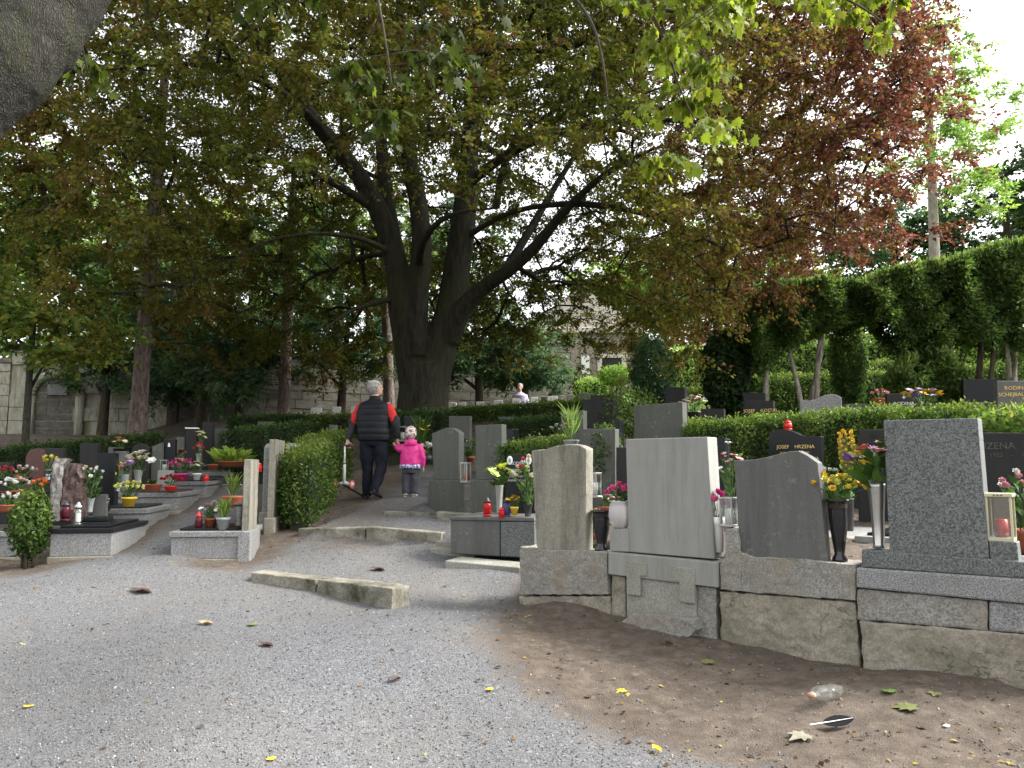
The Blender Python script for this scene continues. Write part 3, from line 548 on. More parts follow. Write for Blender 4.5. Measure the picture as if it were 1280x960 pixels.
# ------------------------------------------------ hedges and clipped shrubs
def shell_box(A, B, wid, zt0, zt1, depth, dens):
    """points and normals on a hedge: front line A-B, top heights, going back by wid"""
    A = np.array(A[:2]); B = np.array(B[:2]); e = B-A; Ln = np.linalg.norm(e); e = e/Ln; nb = np.array([-e[1], e[0]])
    if nb[1] < 0: nb = -nb
    P = []; N = []
    def zt(s): return zt0+(zt1-zt0)*s
    def put(n, s, w, h, nrm):
        base = A+e*(s*Ln)[:, None]+nb*(w*wid)[:, None]; z = zt(s)-h*depth; P.append(np.stack([base[:, 0], base[:, 1], z], -1)); N.append(np.broadcast_to(nrm, (n, 3)))
    a = lambda n: rng.random(n); o = lambda n: np.ones(n); zr = lambda n: np.zeros(n)
    n = int(Ln*wid*dens)+1; put(n, a(n), a(n), zr(n), np.array([0, 0, 1.]))
    n = int(Ln*depth*dens)+1; put(n, a(n), zr(n), a(n), np.array([-nb[0], -nb[1], .25])); n = n//3+1; put(n, a(n), o(n), a(n), np.array([nb[0], nb[1], .25]))
    n = int(wid*depth*dens)+1; put(n, o(n), a(n), a(n), np.array([e[0], e[1], .2])); put(n, zr(n), a(n), a(n), np.array([-e[0], -e[1], .2]))
    return np.concatenate(P), np.concatenate(N), (A, e, nb, Ln)
def hedge(label, a, b, wid, depth, lm=L_box, L=.042, dens=3400, rough=.05, group=None, name='hedge', top=.25):
    pa, pb = at(*a), at(*b); gl = min(H(pa.x, pa.y), H(pb.x, pb.y))
    P, N, (A, e, nb, Ln) = shell_box(pa, pb, wid, pa.z, pb.z, depth, dens); base = np.array([pa.x, pa.y, pa.z-depth])
    lump = np.sin(P[:, 0]*7+P[:, 2]*5)*np.sin(P[:, 1]*6+P[:, 2]*8+1)+.6*np.sin(P[:, 0]*17+P[:, 1]*13)
    off = lump*rough*.6+rng.normal(size=len(P))*rough*.7-.01; C = P+N*off[:, None]+rng.normal(size=P.shape)*.012
    Nn = unit(N*1.0+rdir(len(P))*.9); X = unit(np.cross(Nn, rdir(len(P)))+N*.5+np.array([0, 0, .35]))
    root = thing(name, label, 'hedge', base, 0, group)
    v = np.clip(.42+.16*rng.normal(size=len(P))+.12*lump+top*(N[:, 2] > .9)+off*1.5, 0, 1)  # upward-facing leaves get paler values, the bright lit top painted in
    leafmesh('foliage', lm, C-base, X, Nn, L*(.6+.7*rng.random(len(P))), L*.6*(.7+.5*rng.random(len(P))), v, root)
    mb = MB(); c = .07; dA = np.array([pa.x, pa.y])+e*c+nb*c-base[:2]; dz = depth
    V = []
    for s, w, zz in ((0, 0, 0), (1, 0, 0), (1, 1, 0), (0, 1, 0), (0, 0, 1), (1, 0, 1), (1, 1, 1), (0, 1, 1)):
        q = dA+e*s*(Ln-2*c)+nb*w*(wid-2*c); zt = pa.z+(pb.z-pa.z)*s-base[2]; V.append((q[0], q[1], zt-c if zz else min(zt-depth, gl-base[2])))
    mb.add(V, [(0, 3, 2, 1), (4, 5, 6, 7), (0, 1, 5, 4), (1, 2, 6, 5), (2, 3, 7, 6), (3, 0, 4, 7)]).build('branches', M_core, root); return root  # solid dark core box added inside the leaves to block see-through
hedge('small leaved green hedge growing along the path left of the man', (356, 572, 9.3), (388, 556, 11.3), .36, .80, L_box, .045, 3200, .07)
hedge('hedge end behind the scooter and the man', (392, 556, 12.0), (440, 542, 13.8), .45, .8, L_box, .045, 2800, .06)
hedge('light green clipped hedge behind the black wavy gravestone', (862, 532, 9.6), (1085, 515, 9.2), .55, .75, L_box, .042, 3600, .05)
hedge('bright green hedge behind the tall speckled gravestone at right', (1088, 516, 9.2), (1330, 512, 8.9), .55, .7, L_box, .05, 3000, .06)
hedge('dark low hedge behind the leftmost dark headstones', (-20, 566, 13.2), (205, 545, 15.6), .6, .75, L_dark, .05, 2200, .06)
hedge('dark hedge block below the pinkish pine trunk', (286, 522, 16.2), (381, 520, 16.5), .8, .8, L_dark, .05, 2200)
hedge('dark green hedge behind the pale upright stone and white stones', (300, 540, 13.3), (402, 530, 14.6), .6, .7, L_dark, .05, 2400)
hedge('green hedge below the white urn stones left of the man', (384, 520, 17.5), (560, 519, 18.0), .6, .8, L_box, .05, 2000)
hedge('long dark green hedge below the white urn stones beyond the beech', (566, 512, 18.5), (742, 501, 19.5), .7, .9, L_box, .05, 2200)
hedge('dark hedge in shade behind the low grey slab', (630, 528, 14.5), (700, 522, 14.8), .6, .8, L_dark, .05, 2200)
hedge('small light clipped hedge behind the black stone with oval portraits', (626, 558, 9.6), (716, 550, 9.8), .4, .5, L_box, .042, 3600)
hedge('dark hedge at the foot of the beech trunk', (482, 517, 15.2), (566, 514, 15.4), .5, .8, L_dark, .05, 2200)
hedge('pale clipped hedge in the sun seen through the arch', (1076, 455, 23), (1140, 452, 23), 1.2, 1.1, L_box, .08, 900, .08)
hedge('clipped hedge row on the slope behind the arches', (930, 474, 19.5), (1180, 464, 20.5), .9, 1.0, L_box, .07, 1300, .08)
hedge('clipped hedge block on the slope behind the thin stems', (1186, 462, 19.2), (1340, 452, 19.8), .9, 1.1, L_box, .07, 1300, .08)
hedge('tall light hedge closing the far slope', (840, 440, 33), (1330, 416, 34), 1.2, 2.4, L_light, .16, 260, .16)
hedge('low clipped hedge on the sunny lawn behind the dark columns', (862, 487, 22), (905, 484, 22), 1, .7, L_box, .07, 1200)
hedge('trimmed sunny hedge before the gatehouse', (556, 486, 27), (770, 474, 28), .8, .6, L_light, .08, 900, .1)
def shrub(label, px, py, Y, rx, rz, n, lm, L=.06, name='shrub', cat='shrub', stems=5, ry=None, hb=0):
    c = at(px, py, Y); g = H(c.x, c.y); root = thing(name, label, cat, (c.x, c.y, g)); ry = ry or rx
    d = rdir(n); rr = (.55+.5*rng.random(n)**.5)*(1+.14*np.sin(d[:, 0]*6+d[:, 2]*5)*np.sin(d[:, 1]*7+1)); C = d*np.array([rx, ry, rz])*rr[:, None]+np.array([0, 0, c.z-g])
    C[:, 2] = np.maximum(C[:, 2], .03+hb); Nn = unit(d+rdir(n)*.9); X = unit(np.cross(Nn, rdir(n))+np.array([0, 0, .3]))
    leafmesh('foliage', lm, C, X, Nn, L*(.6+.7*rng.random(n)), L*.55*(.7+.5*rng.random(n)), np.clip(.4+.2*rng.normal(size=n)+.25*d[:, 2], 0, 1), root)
    mb = MB()
    for k in range(stems):
        a = k*2.4; mb.tube([(.05*cos(a), .05*sin(a), 0), (rx*.3*cos(a), rx*.3*sin(a), (c.z-g)*.6), (rx*.55*cos(a), rx*.55*sin(a), c.z-g+rz*.4)], [.018, .012, .004], 5)
    mb.build('stem', M_twig, root, True); return root
shrub('leafy green shrub beside the brown rough gravestone plinth', 38, 656, 7.95, .18, .34, 2300, L_box, .05)
shrub('climbing green shrub among dark stones behind the tan weathered stone', 757, 566, 9.4, .20, .34, 1500, L_box, .05)
shrub('leafy shrub beside the large dark slab', 784, 515, 12.5, .5, .42, 1800, L_box, .06)
shrub('green bush before the large dark inscribed slab at the right edge', 1262, 530, 8.3, .36, .14, 1000, L_green, .08)
shrub('dark column shaped yew behind the large grey slab', 815, 470, 15.5, .42, .78, 5200, L_yew, .08, 'clipped_yew', 'shrub')
shrub('dark leafy climber covered bush beside the clipped arches', 908, 468, 15.8, .50, .92, 4600, L_dark, .12, 'clipped_yew', 'shrub')
shrub('bright green clipped column beneath the arch', 1060, 450, 16.2, .36, 1.15, 6000, L_thuja, .09, 'clipped_thuja', 'shrub')
r = shrub('round headed clipped tree on forked stems in the sun', 771, 470, 24, .58, .30, 2600, L_light, .09, 'topiary_tree', 'tree', 0)
mb = MB(); zz = at(771, 470, 24).z-r.location.z
for s in (-1, 0, 1): mb.tube([(.05*s, 0, -.1), (.12*s, 0, zz*.55), (.30*s, .1*s, zz)], [.07, .05, .03], 7)
mb.build('trunk', M_ltrunk, r, True)
# clipped thuja arches: four trees whose trimmed tops run together
def thuja(label, top, bot, Y, n, trunks, dep=.5):
    """top / bot: lists of (px, py) outlines of the trimmed crown"""
    pxs = np.array([p[0] for p in top], float); tp = np.array([p[1] for p in top], float); bp = np.interp(pxs, [p[0] for p in bot], [p[1] for p in bot])
    x0, x1 = pxs[0], pxs[-1]; c = at((x0+x1)/2, 500, Y); g = H(c.x, c.y); root = thing('clipped_thuja', label, 'tree', (c.x, c.y, g), 0, 'clipped thujas grown into arches')
    q = x0+(x1-x0)*rng.random(n); a = np.interp(q, pxs, tp); b2 = np.interp(q, pxs, bp); t = rng.random(n); ontop = rng.random(n) < .3; t = np.where(ontop, 0, t)
    py = a+(b2-a)*t; s = mpx(Y); yy = Y+dep*np.where(ontop, rng.random(n)*2-1, np.where(rng.random(n) < .65, -1, 1)*(.7+.3*rng.random(n)))+.12*np.sin(q*.13+py*.2)
    lump = np.sin(q*.16+py*.09)*np.sin(py*.14+q*.05); yy = yy-.16*lump
    x = (q-640)/960*Y; P0 = np.array([tuple(at(640, p_, Y))[2] for p_ in (300, 400, 500)]); z = np.interp(py, (300, 400, 500), P0)+rng.normal(size=n)*.05
    N0 = np.stack([rng.normal(size=n)*.3, np.sign(yy-Y)*np.where(ontop, .1, 1), np.where(ontop, 1, .15)], -1)
    X = unit(N0*.6+rdir(n)*.55+np.array([0, 0, -.25])+np.where(ontop, 1., 0)[:, None]*np.array([0, 0, .8])); Nn = unit(np.cross(X, rdir(n))+np.array([0, -.4, .5]))
    C = np.stack([x, yy, z], -1)-np.array([c.x, c.y, g]); v = np.clip(.42+.20*lump+.15*rng.normal(size=n)+.3*ontop, 0, 1)  # leaves on the trimmed top are lighter: sunlight put into the colour
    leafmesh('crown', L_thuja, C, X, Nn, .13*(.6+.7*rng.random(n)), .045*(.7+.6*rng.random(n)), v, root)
    mb = MB()
    for pts in trunks: mb.tube([np.array(at(px, py_, Y+dy))-np.array([c.x, c.y, g]) for px, py_, dy, r_ in pts], [p[3] for p in pts], 7)
    o = mb.build('trunk', M_ltrunk if len(trunks) > 2 else M_twig, root, True)
    return root
def stems(px, n, sp, y0=535, y1=395):
    return [[(px+sp*.3*sin(k*2.1), y0, .2*sin(k), .06), (px+sp*.6*sin(k*2.1+.3), (y0+y1)/2+20, .3*sin(k), .05), (px+sp*sin(k*2.1+.6), (y0+y1)/2-20, .3*cos(k), .04), (px+sp*1.5*sin(k*2.1+.5), y1, .3*cos(k*2), .03)] for k in range(n)]
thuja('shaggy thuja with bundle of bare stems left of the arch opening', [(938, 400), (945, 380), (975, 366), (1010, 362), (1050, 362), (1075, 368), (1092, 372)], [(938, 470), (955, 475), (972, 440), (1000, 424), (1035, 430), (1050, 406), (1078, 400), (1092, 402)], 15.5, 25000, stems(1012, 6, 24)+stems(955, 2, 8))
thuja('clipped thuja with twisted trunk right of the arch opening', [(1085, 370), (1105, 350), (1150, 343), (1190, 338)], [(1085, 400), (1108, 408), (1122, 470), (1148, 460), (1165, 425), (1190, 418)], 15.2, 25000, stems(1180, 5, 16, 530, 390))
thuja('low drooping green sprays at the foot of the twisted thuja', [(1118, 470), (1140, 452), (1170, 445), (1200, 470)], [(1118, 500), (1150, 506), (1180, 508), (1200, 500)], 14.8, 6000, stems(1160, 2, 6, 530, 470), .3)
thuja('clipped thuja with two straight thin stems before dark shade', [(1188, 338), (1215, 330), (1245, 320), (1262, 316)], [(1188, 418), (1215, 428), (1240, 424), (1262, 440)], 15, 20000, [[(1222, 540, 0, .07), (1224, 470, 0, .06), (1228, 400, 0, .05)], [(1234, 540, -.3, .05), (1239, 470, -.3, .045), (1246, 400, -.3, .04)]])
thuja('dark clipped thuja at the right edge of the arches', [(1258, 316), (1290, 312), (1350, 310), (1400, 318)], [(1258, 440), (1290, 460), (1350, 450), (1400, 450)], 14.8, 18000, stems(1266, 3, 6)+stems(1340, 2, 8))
# ------------------------------------------------ gravestones
def onplane(root, px, py, off=0):
    """local (x, z) where the ray of a pixel meets the plane y = off of a thing"""
    a = root.rotation_euler.z; o = root.location; r = ray(px, py); ex, ey = cos(a), sin(a); nx, ny = -sin(a), cos(a)
    P = (o.x+nx*off, o.y+ny*off); det = r[0]*(-ey)+r[1]*ex    # t*r = P + s*e
    t = (P[0]*(-ey)+P[1]*ex)/det; s = ((t*r[0]-P[0])*ex+(t*r[1]-P[1])*ey)
    return (s, CAMZ+r[2]*t-o.z)
def letters(root, px, py, text, size, mat, off=-.003, rz=0):
    ws = text.split(); tot = sum(len(w) for w in ws)+len(ws)-1
    if len(ws) > 1:
        run = 0; a_ = root.rotation_euler.z
        for w in ws:
            o = letters(root, px, py, w, size, mat, off); o.location.x += (run+len(w)/2-tot/2)*size*.66; run += len(w)+1
        return o
    cu = bpy.data.curves.new('inscription', 'FONT'); cu.body = text; cu.size = size; cu.align_x = 'CENTER'; cu.extrude = .002; cu.resolution_u = 2
    t = bpy.data.objects.new('tmp', cu); COL.objects.link(t); dg = bpy.context.evaluated_depsgraph_get()
    me = bpy.data.meshes.new_from_object(t.evaluated_get(dg)); bpy.data.objects.remove(t); me.materials.clear(); me.materials.append(mat)
    x, z = onplane(root, px, py, off); o = link('inscription', me, root); o.rotation_euler = (pi/2, 0, 0); o.location = (x, off, z); return o
def stone_px(label, Y, yaw, parts, ref=None, texts=(), group=None, name='gravestone', ground=True, bev=.008, cat='gravestone', rnd=0):
    """parts: (name, px outline, front offset, thickness, material)"""
    p0 = parts[0][1]; bx = sum(p[0] for p in p0)/len(p0); by = max(p[1] for p in p0); c = at(bx, by, Y) if ref is None else at(*ref)
    g = H(c.x, c.y); root = thing(name, label, cat, (c.x, c.y, g if ground else c.z), R(yaw), group)
    for nm, pts, off, th, mat in parts:
        lp = [onplane(root, px, py, off) for px, py in pts]; zm = min(q[1] for q in lp)
        if ground and nm in ('base', 'headstone', 'foundation') and nm == parts[-1][0]: lp = [(x, -.06 if z < zm+.12*(max(q[1] for q in lp)-zm)+.02 else z) for x, z in lp]
        if nm in ('base', 'foundation', 'plinth'): bevl = .012
        else: bevl = bev
        MB().prism(lp, off, off+th).build(nm, mat, root, bevel=bevl)
    for (px, py, tx, sz, mt) in texts: letters(root, px, py, tx, sz, mt)
    return root
def box_px(x0, x1, y0, y1): return [(x0, y1), (x1, y1), (x1, y0), (x0, y0)]
def arch(x0, x1, y0, y1, rise, n=8): return [(x0, y1), (x1, y1)]+[(x1+(x0-x1)*i/n, y0+rise-rise*sin(pi*(i/n)*.5*2)) for i in range(n+1)]
def wave(x0, x1, y0, y1, rise, peak=.7, n=10):
    return [(x0, y1), (x1, y1)]+[(x1+(x0-x1)*i/n, y0+rise-rise*max(0, cos(((1-i/n)-peak)*pi*(.9 if (1-i/n) < peak else 1.4)))**1.3) for i in range(n+1)]
YA = math.degrees(YAW_A)
TXC = bpy.data.textures.new('chip', 'CLOUDS'); TXC.noise_scale = .07; TXC.noise_depth = 3
ROUGH = {M_conc: (.011, .030), M_concg: (.011, .022), M_sand: (.010, .010), M_kerb: (.011, .012)}
def weather(o, mat):
    if mat not in ROUGH: return o
    vs, st = ROUGH[mat]; r = o.modifiers.new('remesh', 'REMESH'); r.mode = 'VOXEL'; r.voxel_size = vs; r.use_smooth_shade = True
    d = o.modifiers.new('chip', 'DISPLACE'); d.texture = TXC; d.strength = st; d.mid_level = .62; d.texture_coords = 'LOCAL'; return o
# --- the near row on the right, seen from behind; all stand on one line
def rowref(px):     # point of the row line under a pixel column
    u = ray(px, 700); k = u[0]/u[1]; s = (k*ROW_P[1]-ROW_P[0])/(ROW_D[0]-k*ROW_D[1]); return ROW_P[0]+ROW_D[0]*s, ROW_P[1]+ROW_D[1]*s
def rowstone(label, px, parts, name='gravestone'):
    x, y = rowref(px); g = H(x, y); root = thing(name, label, 'gravestone', (x, y, g), YAW_A)
    for nm, pts, off, th, mat, bv in parts:
        weather(MB().prism([onplane(root, a, b_, off) for a, b_ in pts], off, off+th).build(nm, mat, root, bevel=0 if mat in ROUGH else bv), mat)
    return root
A1 = rowstone('weathered tan gravestone with curved shoulder, leftmost of the near back-turned row', 700, [
 ('headstone', [(671, 692), (664, 563), (680, 561.5), (690, 558.5), (702, 556), (714, 555), (725, 556.5), (733, 561), (732, 692)], .02, .11, M_sand, .012),
 ('base', [(650, 744), (649, 683), (671, 687), (732, 688), (759, 691), (760, 744)], 0, .26, M_concg, .015),
 ('foundation', [(648, 775), (648, 745), (762, 745), (764, 790)], .012, .28, M_conc, .02)])
A2 = rowstone('large plain light grey granite slab on stepped base, second of the near row', 835, [
 ('headstone', [(786, 690), (782, 549), (884, 546), (893, 699)], .03, .17, M_granite_l, .006),
 ('block', [(762, 689), (762, 661), (785, 661), (786, 690)], .02, .16, M_granite_l, .006),
 ('base', [(760, 718), (760, 690), (897, 703), (897, 735)], -.02, .30, M_granite_l, .008),
 ('pillar', [(763, 775), (763, 718.5), (782, 721), (782, 790)], .02, .2, M_conc, .012),
 ('pillar', [(871, 810), (871, 732), (895, 735), (896, 812)], .02, .2, M_concg, .012),
 ('panel', [(783, 800), (783, 721), (870, 731.5), (870, 812)], .0, .2, M_slabg, .01),
 ('bracket', [(783, 743), (783, 702), (808, 704), (808, 720), (800, 720), (800, 745)], -.03, .03, M_slabg, .004),
 ('bracket', [(849, 752), (849, 727), (840, 725.5), (840, 708), (868, 711), (868, 755)], -.03, .03, M_slabg, .004),
 ('footing', [(775, 778), (790, 767), (815, 768), (845, 772), (868, 774), (870, 788), (862, 797), (845, 799), (815, 792), (795, 788), (782, 784)], -.09, .16, M_concg, .03)])
A3 = rowstone('dark grey gravestone with peaked wavy top on rough concrete base, third of the near row', 970, [
 ('headstone', [(926, 700), (917, 575.5), (942, 574.5), (960, 571), (975, 567), (988, 564), (998, 563.5), (1010, 570), (1022, 578.5), (1034, 706)], .03, .10, M_slate, .006),
 ('base', [(899, 738), (900, 698), (905, 697), (905, 660), (922, 660), (925, 690), (940, 696), (985, 697), (1034, 702), (1070, 706), (1070, 752)], 0, .27, M_concg, .02),
 ('foundation', [(900, 840), (899, 738.5), (1070, 752.5), (1078, 862)], .012, .28, M_conc, .02)])
A4 = rowstone('tall dark speckled granite slab on stacked courses, nearest of the row', 1170, [
 ('headstone', [(1112, 690.5), (1104, 525.5), (1222, 522.5), (1237, 700)], .03, .15, M_granite_d, .006),
 ('block', [(1238, 700), (1236, 676), (1271, 678), (1274, 704)], .03, .13, M_granite_d, .006),
 ('base', [(1077, 709), (1077, 687), (1330, 706), (1330, 727)], 0, .27, M_granite_d, .008),
 ('base', [(1070, 734.5), (1070, 709.5), (1330, 727.5), (1330, 760)], -.02, .30, M_granite, .012),
 ('foundation', [(1072, 775), (1070, 735), (1235, 751), (1235, 789)], .005, .26, M_concg, .02),
 ('foundation', [(1236, 789), (1236, 751), (1330, 760.5), (1330, 796)], .004, .26, M_granite, .015),
 ('footing', [(1080, 862), (1073, 776), (1330, 797), (1330, 895)], -.01, .28, M_conc, .025)])
# --- second line on the right, facing the path, and what stands behind the hedge
G = stone_px
G('black polished gravestone behind the light grey slab, flowers at its edge', 8.2, YA, [('headstone', box_px(872, 907, 548, 660), 0, .13, M_black)])
G('black gravestone with wavy top and gold lettering', 8.6, YA, [('headstone', wave(961, 1026, 537, 665, 8, .3), 0, .12, M_black)], texts=[(993, 560.5, 'JOSEF HRZENA', .056, M_gold), (993, 567, '16.10.1932   22.1.1981', .030, M_gold), (997, 575, 'MARIE HRZENOVA', .05, M_gold)])
G('dark inscribed gravestone half hidden by the tall speckled slab', 8.2, YA, [('headstone', box_px(1073, 1135, 537, 665), 0, .13, M_charcoal)], texts=[(1094, 547, 'JAN', .06, M_charcoal), (1094, 558, 'FABRYKA', .06, M_charcoal)])
G('wide dark slab with faint lettering at the right edge', 7.2, YA, [('headstone', box_px(1226, 1345, 541, 690), 0, .13, M_charcoal)], texts=[(1265, 561, 'RUZENA MALA', .09, M_greygreen), (1265, 571, '1922 - 1988', .055, M_greygreen)])
G('dark headstone with gold lettering behind the light hedge', 12.4, YA+15, [('headstone', box_px(931, 967, 501, 540), 0, .16, M_charcoal)], texts=[(950, 515, 'JOSEF KOSTAL', .072, M_gold), (950, 519.5, '1901 - 1983', .05, M_gold)])
G('taller black headstone just behind the gold lettered one', 13.2, YA+15, [('headstone', box_px(929, 957, 491, 530), 0, .14, M_charcoal)])
G('low dark stone left of the gold lettered headstone', 12.2, YA+15, [('headstone', box_px(876, 905, 511, 540), 0, .14, M_charcoal)])
G('wide light grey gravestone with rolling wavy top', 12.2, YA+22, [('headstone', [(1000, 540), (1052, 540), (1052, 497), (1046, 493.5), (1038, 492.5), (1030, 494), (1020, 499), (1010, 501), (1000, 500)], 0, .14, M_granite)])
G('long low brown kerb stone behind the hedge', 12.4, YA+22, [('headstone', box_px(1056, 1110, 505, 530), 0, .25, M_greygreen)])
G('dark blue headstone with white cross and lettering', 11.6, YA+22, [('headstone', box_px(1108, 1152, 492, 540), 0, .16, M_charcoal)], texts=[(1130, 500, '+', .12, M_silver), (1130, 506.5, 'RODINA', .075, M_silver), (1131, 512.5, 'MIKOLASOVA', .07, M_silver)])
G('grey headstone with gold family lettering at the right edge', 11.0, YA+22, [('headstone', box_px(1246, 1310, 476, 530), 0, .2, M_slate)], texts=[(1270, 487, 'RODINA', .075, M_gold), (1272, 495, 'SCHEJBALOVA', .075, M_gold)])
G('low grey wall stone before the two thin stems', 11.4, YA+22, [('headstone', box_px(1205, 1246, 503, 530), 0, .2, M_greygreen)])
G('dark stone in deep shade behind the two thin stems', 14, YA+22, [('headstone', box_px(1204, 1250, 474, 520), 0, .2, M_black)])
G('large flat dark grey slab above the light grey one', 10.2, YA+8, [('headstone', [(795, 570), (855, 570), (853, 502.5), (792, 507)], 0, .18, M_greygreen)])
G('small black headstone behind the large flat dark grey slab', 13.2, YA+8, [('headstone', box_px(831, 856, 484, 520), 0, .15, M_charcoal)])
G('dark stepped shoulder gravestone with streaked face', 12.4, YA+15, [('headstone', [(728, 560), (766, 560), (766, 500), (758, 500), (758, 494), (738, 494), (738, 500), (728, 500)], 0, .3, M_charcoal)])
G('plain grey headstone left of the dark stepped one', 11.2, YA+10, [('headstone', box_px(701, 729, 513, 580), 0, .14, M_greygreen)])
G('small black stone beside the dark stepped gravestone', 11.4, YA+10, [('headstone', box_px(756, 776, 525, 560), 0, .12, M_black)])
G('plain dark grey headstone half covered by the climbing shrub', 9.3, YA+8, [('headstone', box_px(725, 769, 536, 660), 0, .12, M_greygreen)])
G('narrow dark headstone beside the climbing shrub', 8.9, YA, [('headstone', box_px(770, 800, 559, 660), 0, .12, M_charcoal)])
G('low broad grey headstone before the dark shaded hedge', 12, YA+15, [('headstone', box_px(656, 692, 545, 575), 0, .14, M_greygreen)])
G('dark headstone with bright right edge behind the plain pair', 11.2, YA, [('headstone', box_px(632, 640, 536, 590), 0, .16, M_black)])
G('arched shoulder grey gravestone on stepped base right of the child', 10.3, -28, [
 ('headstone', [(542, 600), (573, 600), (574, 541), (570, 537.5), (564, 535), (557, 534.5), (549, 538), (539.5, 542)], .04, .13, M_greygreen), ('base', box_px(536, 579, 600, 607), 0, .25, M_greygreen), ('plinth', box_px(534, 580, 607, 627), .01, .3, M_slate), ('base', box_px(537, 575, 627, 640), .03, .26, M_slabg)], ref=(557, 628, 10.3))
G('plain rectangular grey gravestone beside the arched shoulder one', 9.7, -28, [
 ('headstone', [(595, 600), (628, 600), (627, 530), (594, 532)], .04, .13, M_greygreen), ('base', box_px(588, 625, 600, 606), 0, .22, M_greygreen), ('plinth', box_px(588, 622, 606, 626), .01, .25, M_slate), ('base', box_px(590, 622, 626, 640), .02, .25, M_slate)], ref=(610, 628, 9.7))
G('small dark headstone beneath the beech right of the man', 13.6, -5, [('headstone', box_px(505, 521, 520, 560), 0, .12, M_charcoal)])
G('greenish low headstone behind the arched shoulder one', 13, -15, [('headstone', box_px(561, 587, 520, 560), 0, .14, M_greygreen)])
G('small grey stone in the hedge below the urn stones', 15, -15, [('headstone', box_px(624, 640, 521, 550), 0, .14, M_slate)])
# black stone with oval portraits on its dark granite plinth
B1 = G('black gravestone with two oval portraits and white lettering', 8.5, -24, [('headstone', box_px(633, 672, 568, 645), 0, .12, M_black)], texts=[(648, 581, 'RODINA', .05, M_silver), (649, 590, 'HOREJSICH', .05, M_silver), (646, 597, 'JAN 1901', .036, M_silver), (646, 602, 'ANNA 1910', .036, M_silver)])
for px in (637.5, 661):
    x, z = onplane(B1, px, 575.5); o = MB().ball((0, 0, 0), (.036, .006, .05), 14, 6).build('portrait', M_whitep, B1, True); o.location = (x, -.004, z)
    o2 = MB().ball((0, 0, 0), (.018, .006, .026), 12, 6).build('photo', M_greyp, o, True); o2.location = (0, -.004, 0)
G('dark speckled granite plinth with pale flat lid beside the path', 8.0, -22, [('plinth', [(563, 692), (563, 650), (625, 650), (625, 696)], 0, .7, M_slate), ('plinth', [(625.5, 696), (625.5, 652), (668, 652), (668, 698)], -.01, .7, M_granite_d), ('lid', [(562, 650), (562, 645.5), (668, 647), (668, 652)], -.02, .74, M_slate)], ref=(600, 684, 8.0), cat='grave', name='grave_plinth')
# --- left terrace graves
def plinth(label, px0, px1, pyt, Y, depth, mats, rz=8.5, ph=.06, cover=None, name='grave', below=.35):
    """a grave box: front edge between two pixels, top at pyt"""
    c = at(px1, pyt, Y); g = H(c.x, c.y); root = thing(name, label, 'grave', (c.x, c.y, g), R(rz)); x0, _ = onplane(root, px0, pyt); zt = c.z-g
    w = -x0
    MB().box(-w+.02, -.02, .02, depth-.02, .02, zt-ph-.002).build('wall', mats[0], root, bevel=.006)
    MB().box(-w, 0, 0, depth, zt-ph, zt).build('kerb', mats[1], root, bevel=.008)
    MB().box(-w+.0, -.005, .006, depth-.01, -below, .018).build('foundation', M_conc, root, bevel=.01)
    if cover: MB().box(-w+.08, -.08, .09, depth-.09, zt+.002, zt+.025).build('cover', cover, root, bevel=.006)
    else: MB().box(-w+.07, -.07, .08, depth-.08, zt+.001, zt+.012).build('soil', M_soil, root)
    return root
plinth('low granite kerbed grave at the left edge full of bright flowers', -60, 33, 664, 8.35, 1.0, (M_granite, M_granite))
G1 = plinth('granite walled grave with black polished cover and brown rough stone', 60, 142, 660, 8.1, 1.15, (M_granite, M_black), ph=.05, cover=M_black)
plinth('second granite grave up the slope with the yellow potted chrysanthemum', 85, 184, 636, 9.35, 1.0, (M_granite, M_granite), cover=M_charcoal)
plinth('third granite grave up the slope with the red flower bowl', 140, 225, 616, 10.5, 1.1, (M_granite, M_granite), cover=M_redstone)
plinth('fourth granite grave up the slope with the pink chrysanthemum ball', 190, 258, 602, 11.8, 1.15, (M_granite, M_granite), cover=M_charcoal)
plinth('fifth granite grave up the slope below the leafy trough', 225, 290, 590.5, 13.1, 1.2, (M_greygreen, M_granite), cover=M_slate)
plinth('lone granite grave beside the path with pots and an upright stone', 211, 304, 664, 8.2, .95, (M_granite, M_granite), rz=6, cover=M_black)
def edgeon(label, px0, px1, pt, pb, Y, wid, mat, rz=80, thick=.1, base=None, shape=0):
    """an upright stone seen almost edge-on: it runs away from the camera"""
    c = at(px1, pb, Y); g = H(c.x, c.y); zt = at(px1, pt, Y).z-g; root = thing('gravestone', label, 'gravestone', (c.x, c.y, g), R(rz))
    pts = [(0, -.05), (wid, -.05), (wid, zt-.04*shape), (wid*.75, zt+.02*shape), (wid*.5, zt+.05*shape), (wid*.25, zt+.03*shape), (0, zt)]
    weather(MB().prism(pts, 0, thick).build('headstone', mat[0], root, bevel=0 if mat[0] in ROUGH else .012), mat[0])
    if base: MB().box(-.04, wid+.04, -.03, thick+.03, -.1, base).build('base', mat[1], root, bevel=.012)
    return root
edgeon('upright pale stone seen edge-on at the end of the lone granite grave', 305, 310, 574, 690, 8.25, .5, (M_sand, M_granite), 99, .075, .30)
edgeon('thin grey stone seen edge-on behind the pale upright one', 327, 336, 559, 652, 9.5, .5, (M_granite, M_slabg), 101, .085, .2, 1)
edgeon('taller mossy tan stone seen edge-on left of the path hedge', 338, 341, 549, 655, 9.25, .6, (M_sand, M_conc), 96, .07, .2)
G('short pale stone behind the path hedge', 11.6, 10, [('headstone', box_px(359, 374, 554, 590), 0, .15, M_slabg)])
G('long low grey headstone between the dark hedges', 14.5, 5, [('headstone', box_px(322, 342, 527, 545), 0, .15, M_greygreen)])
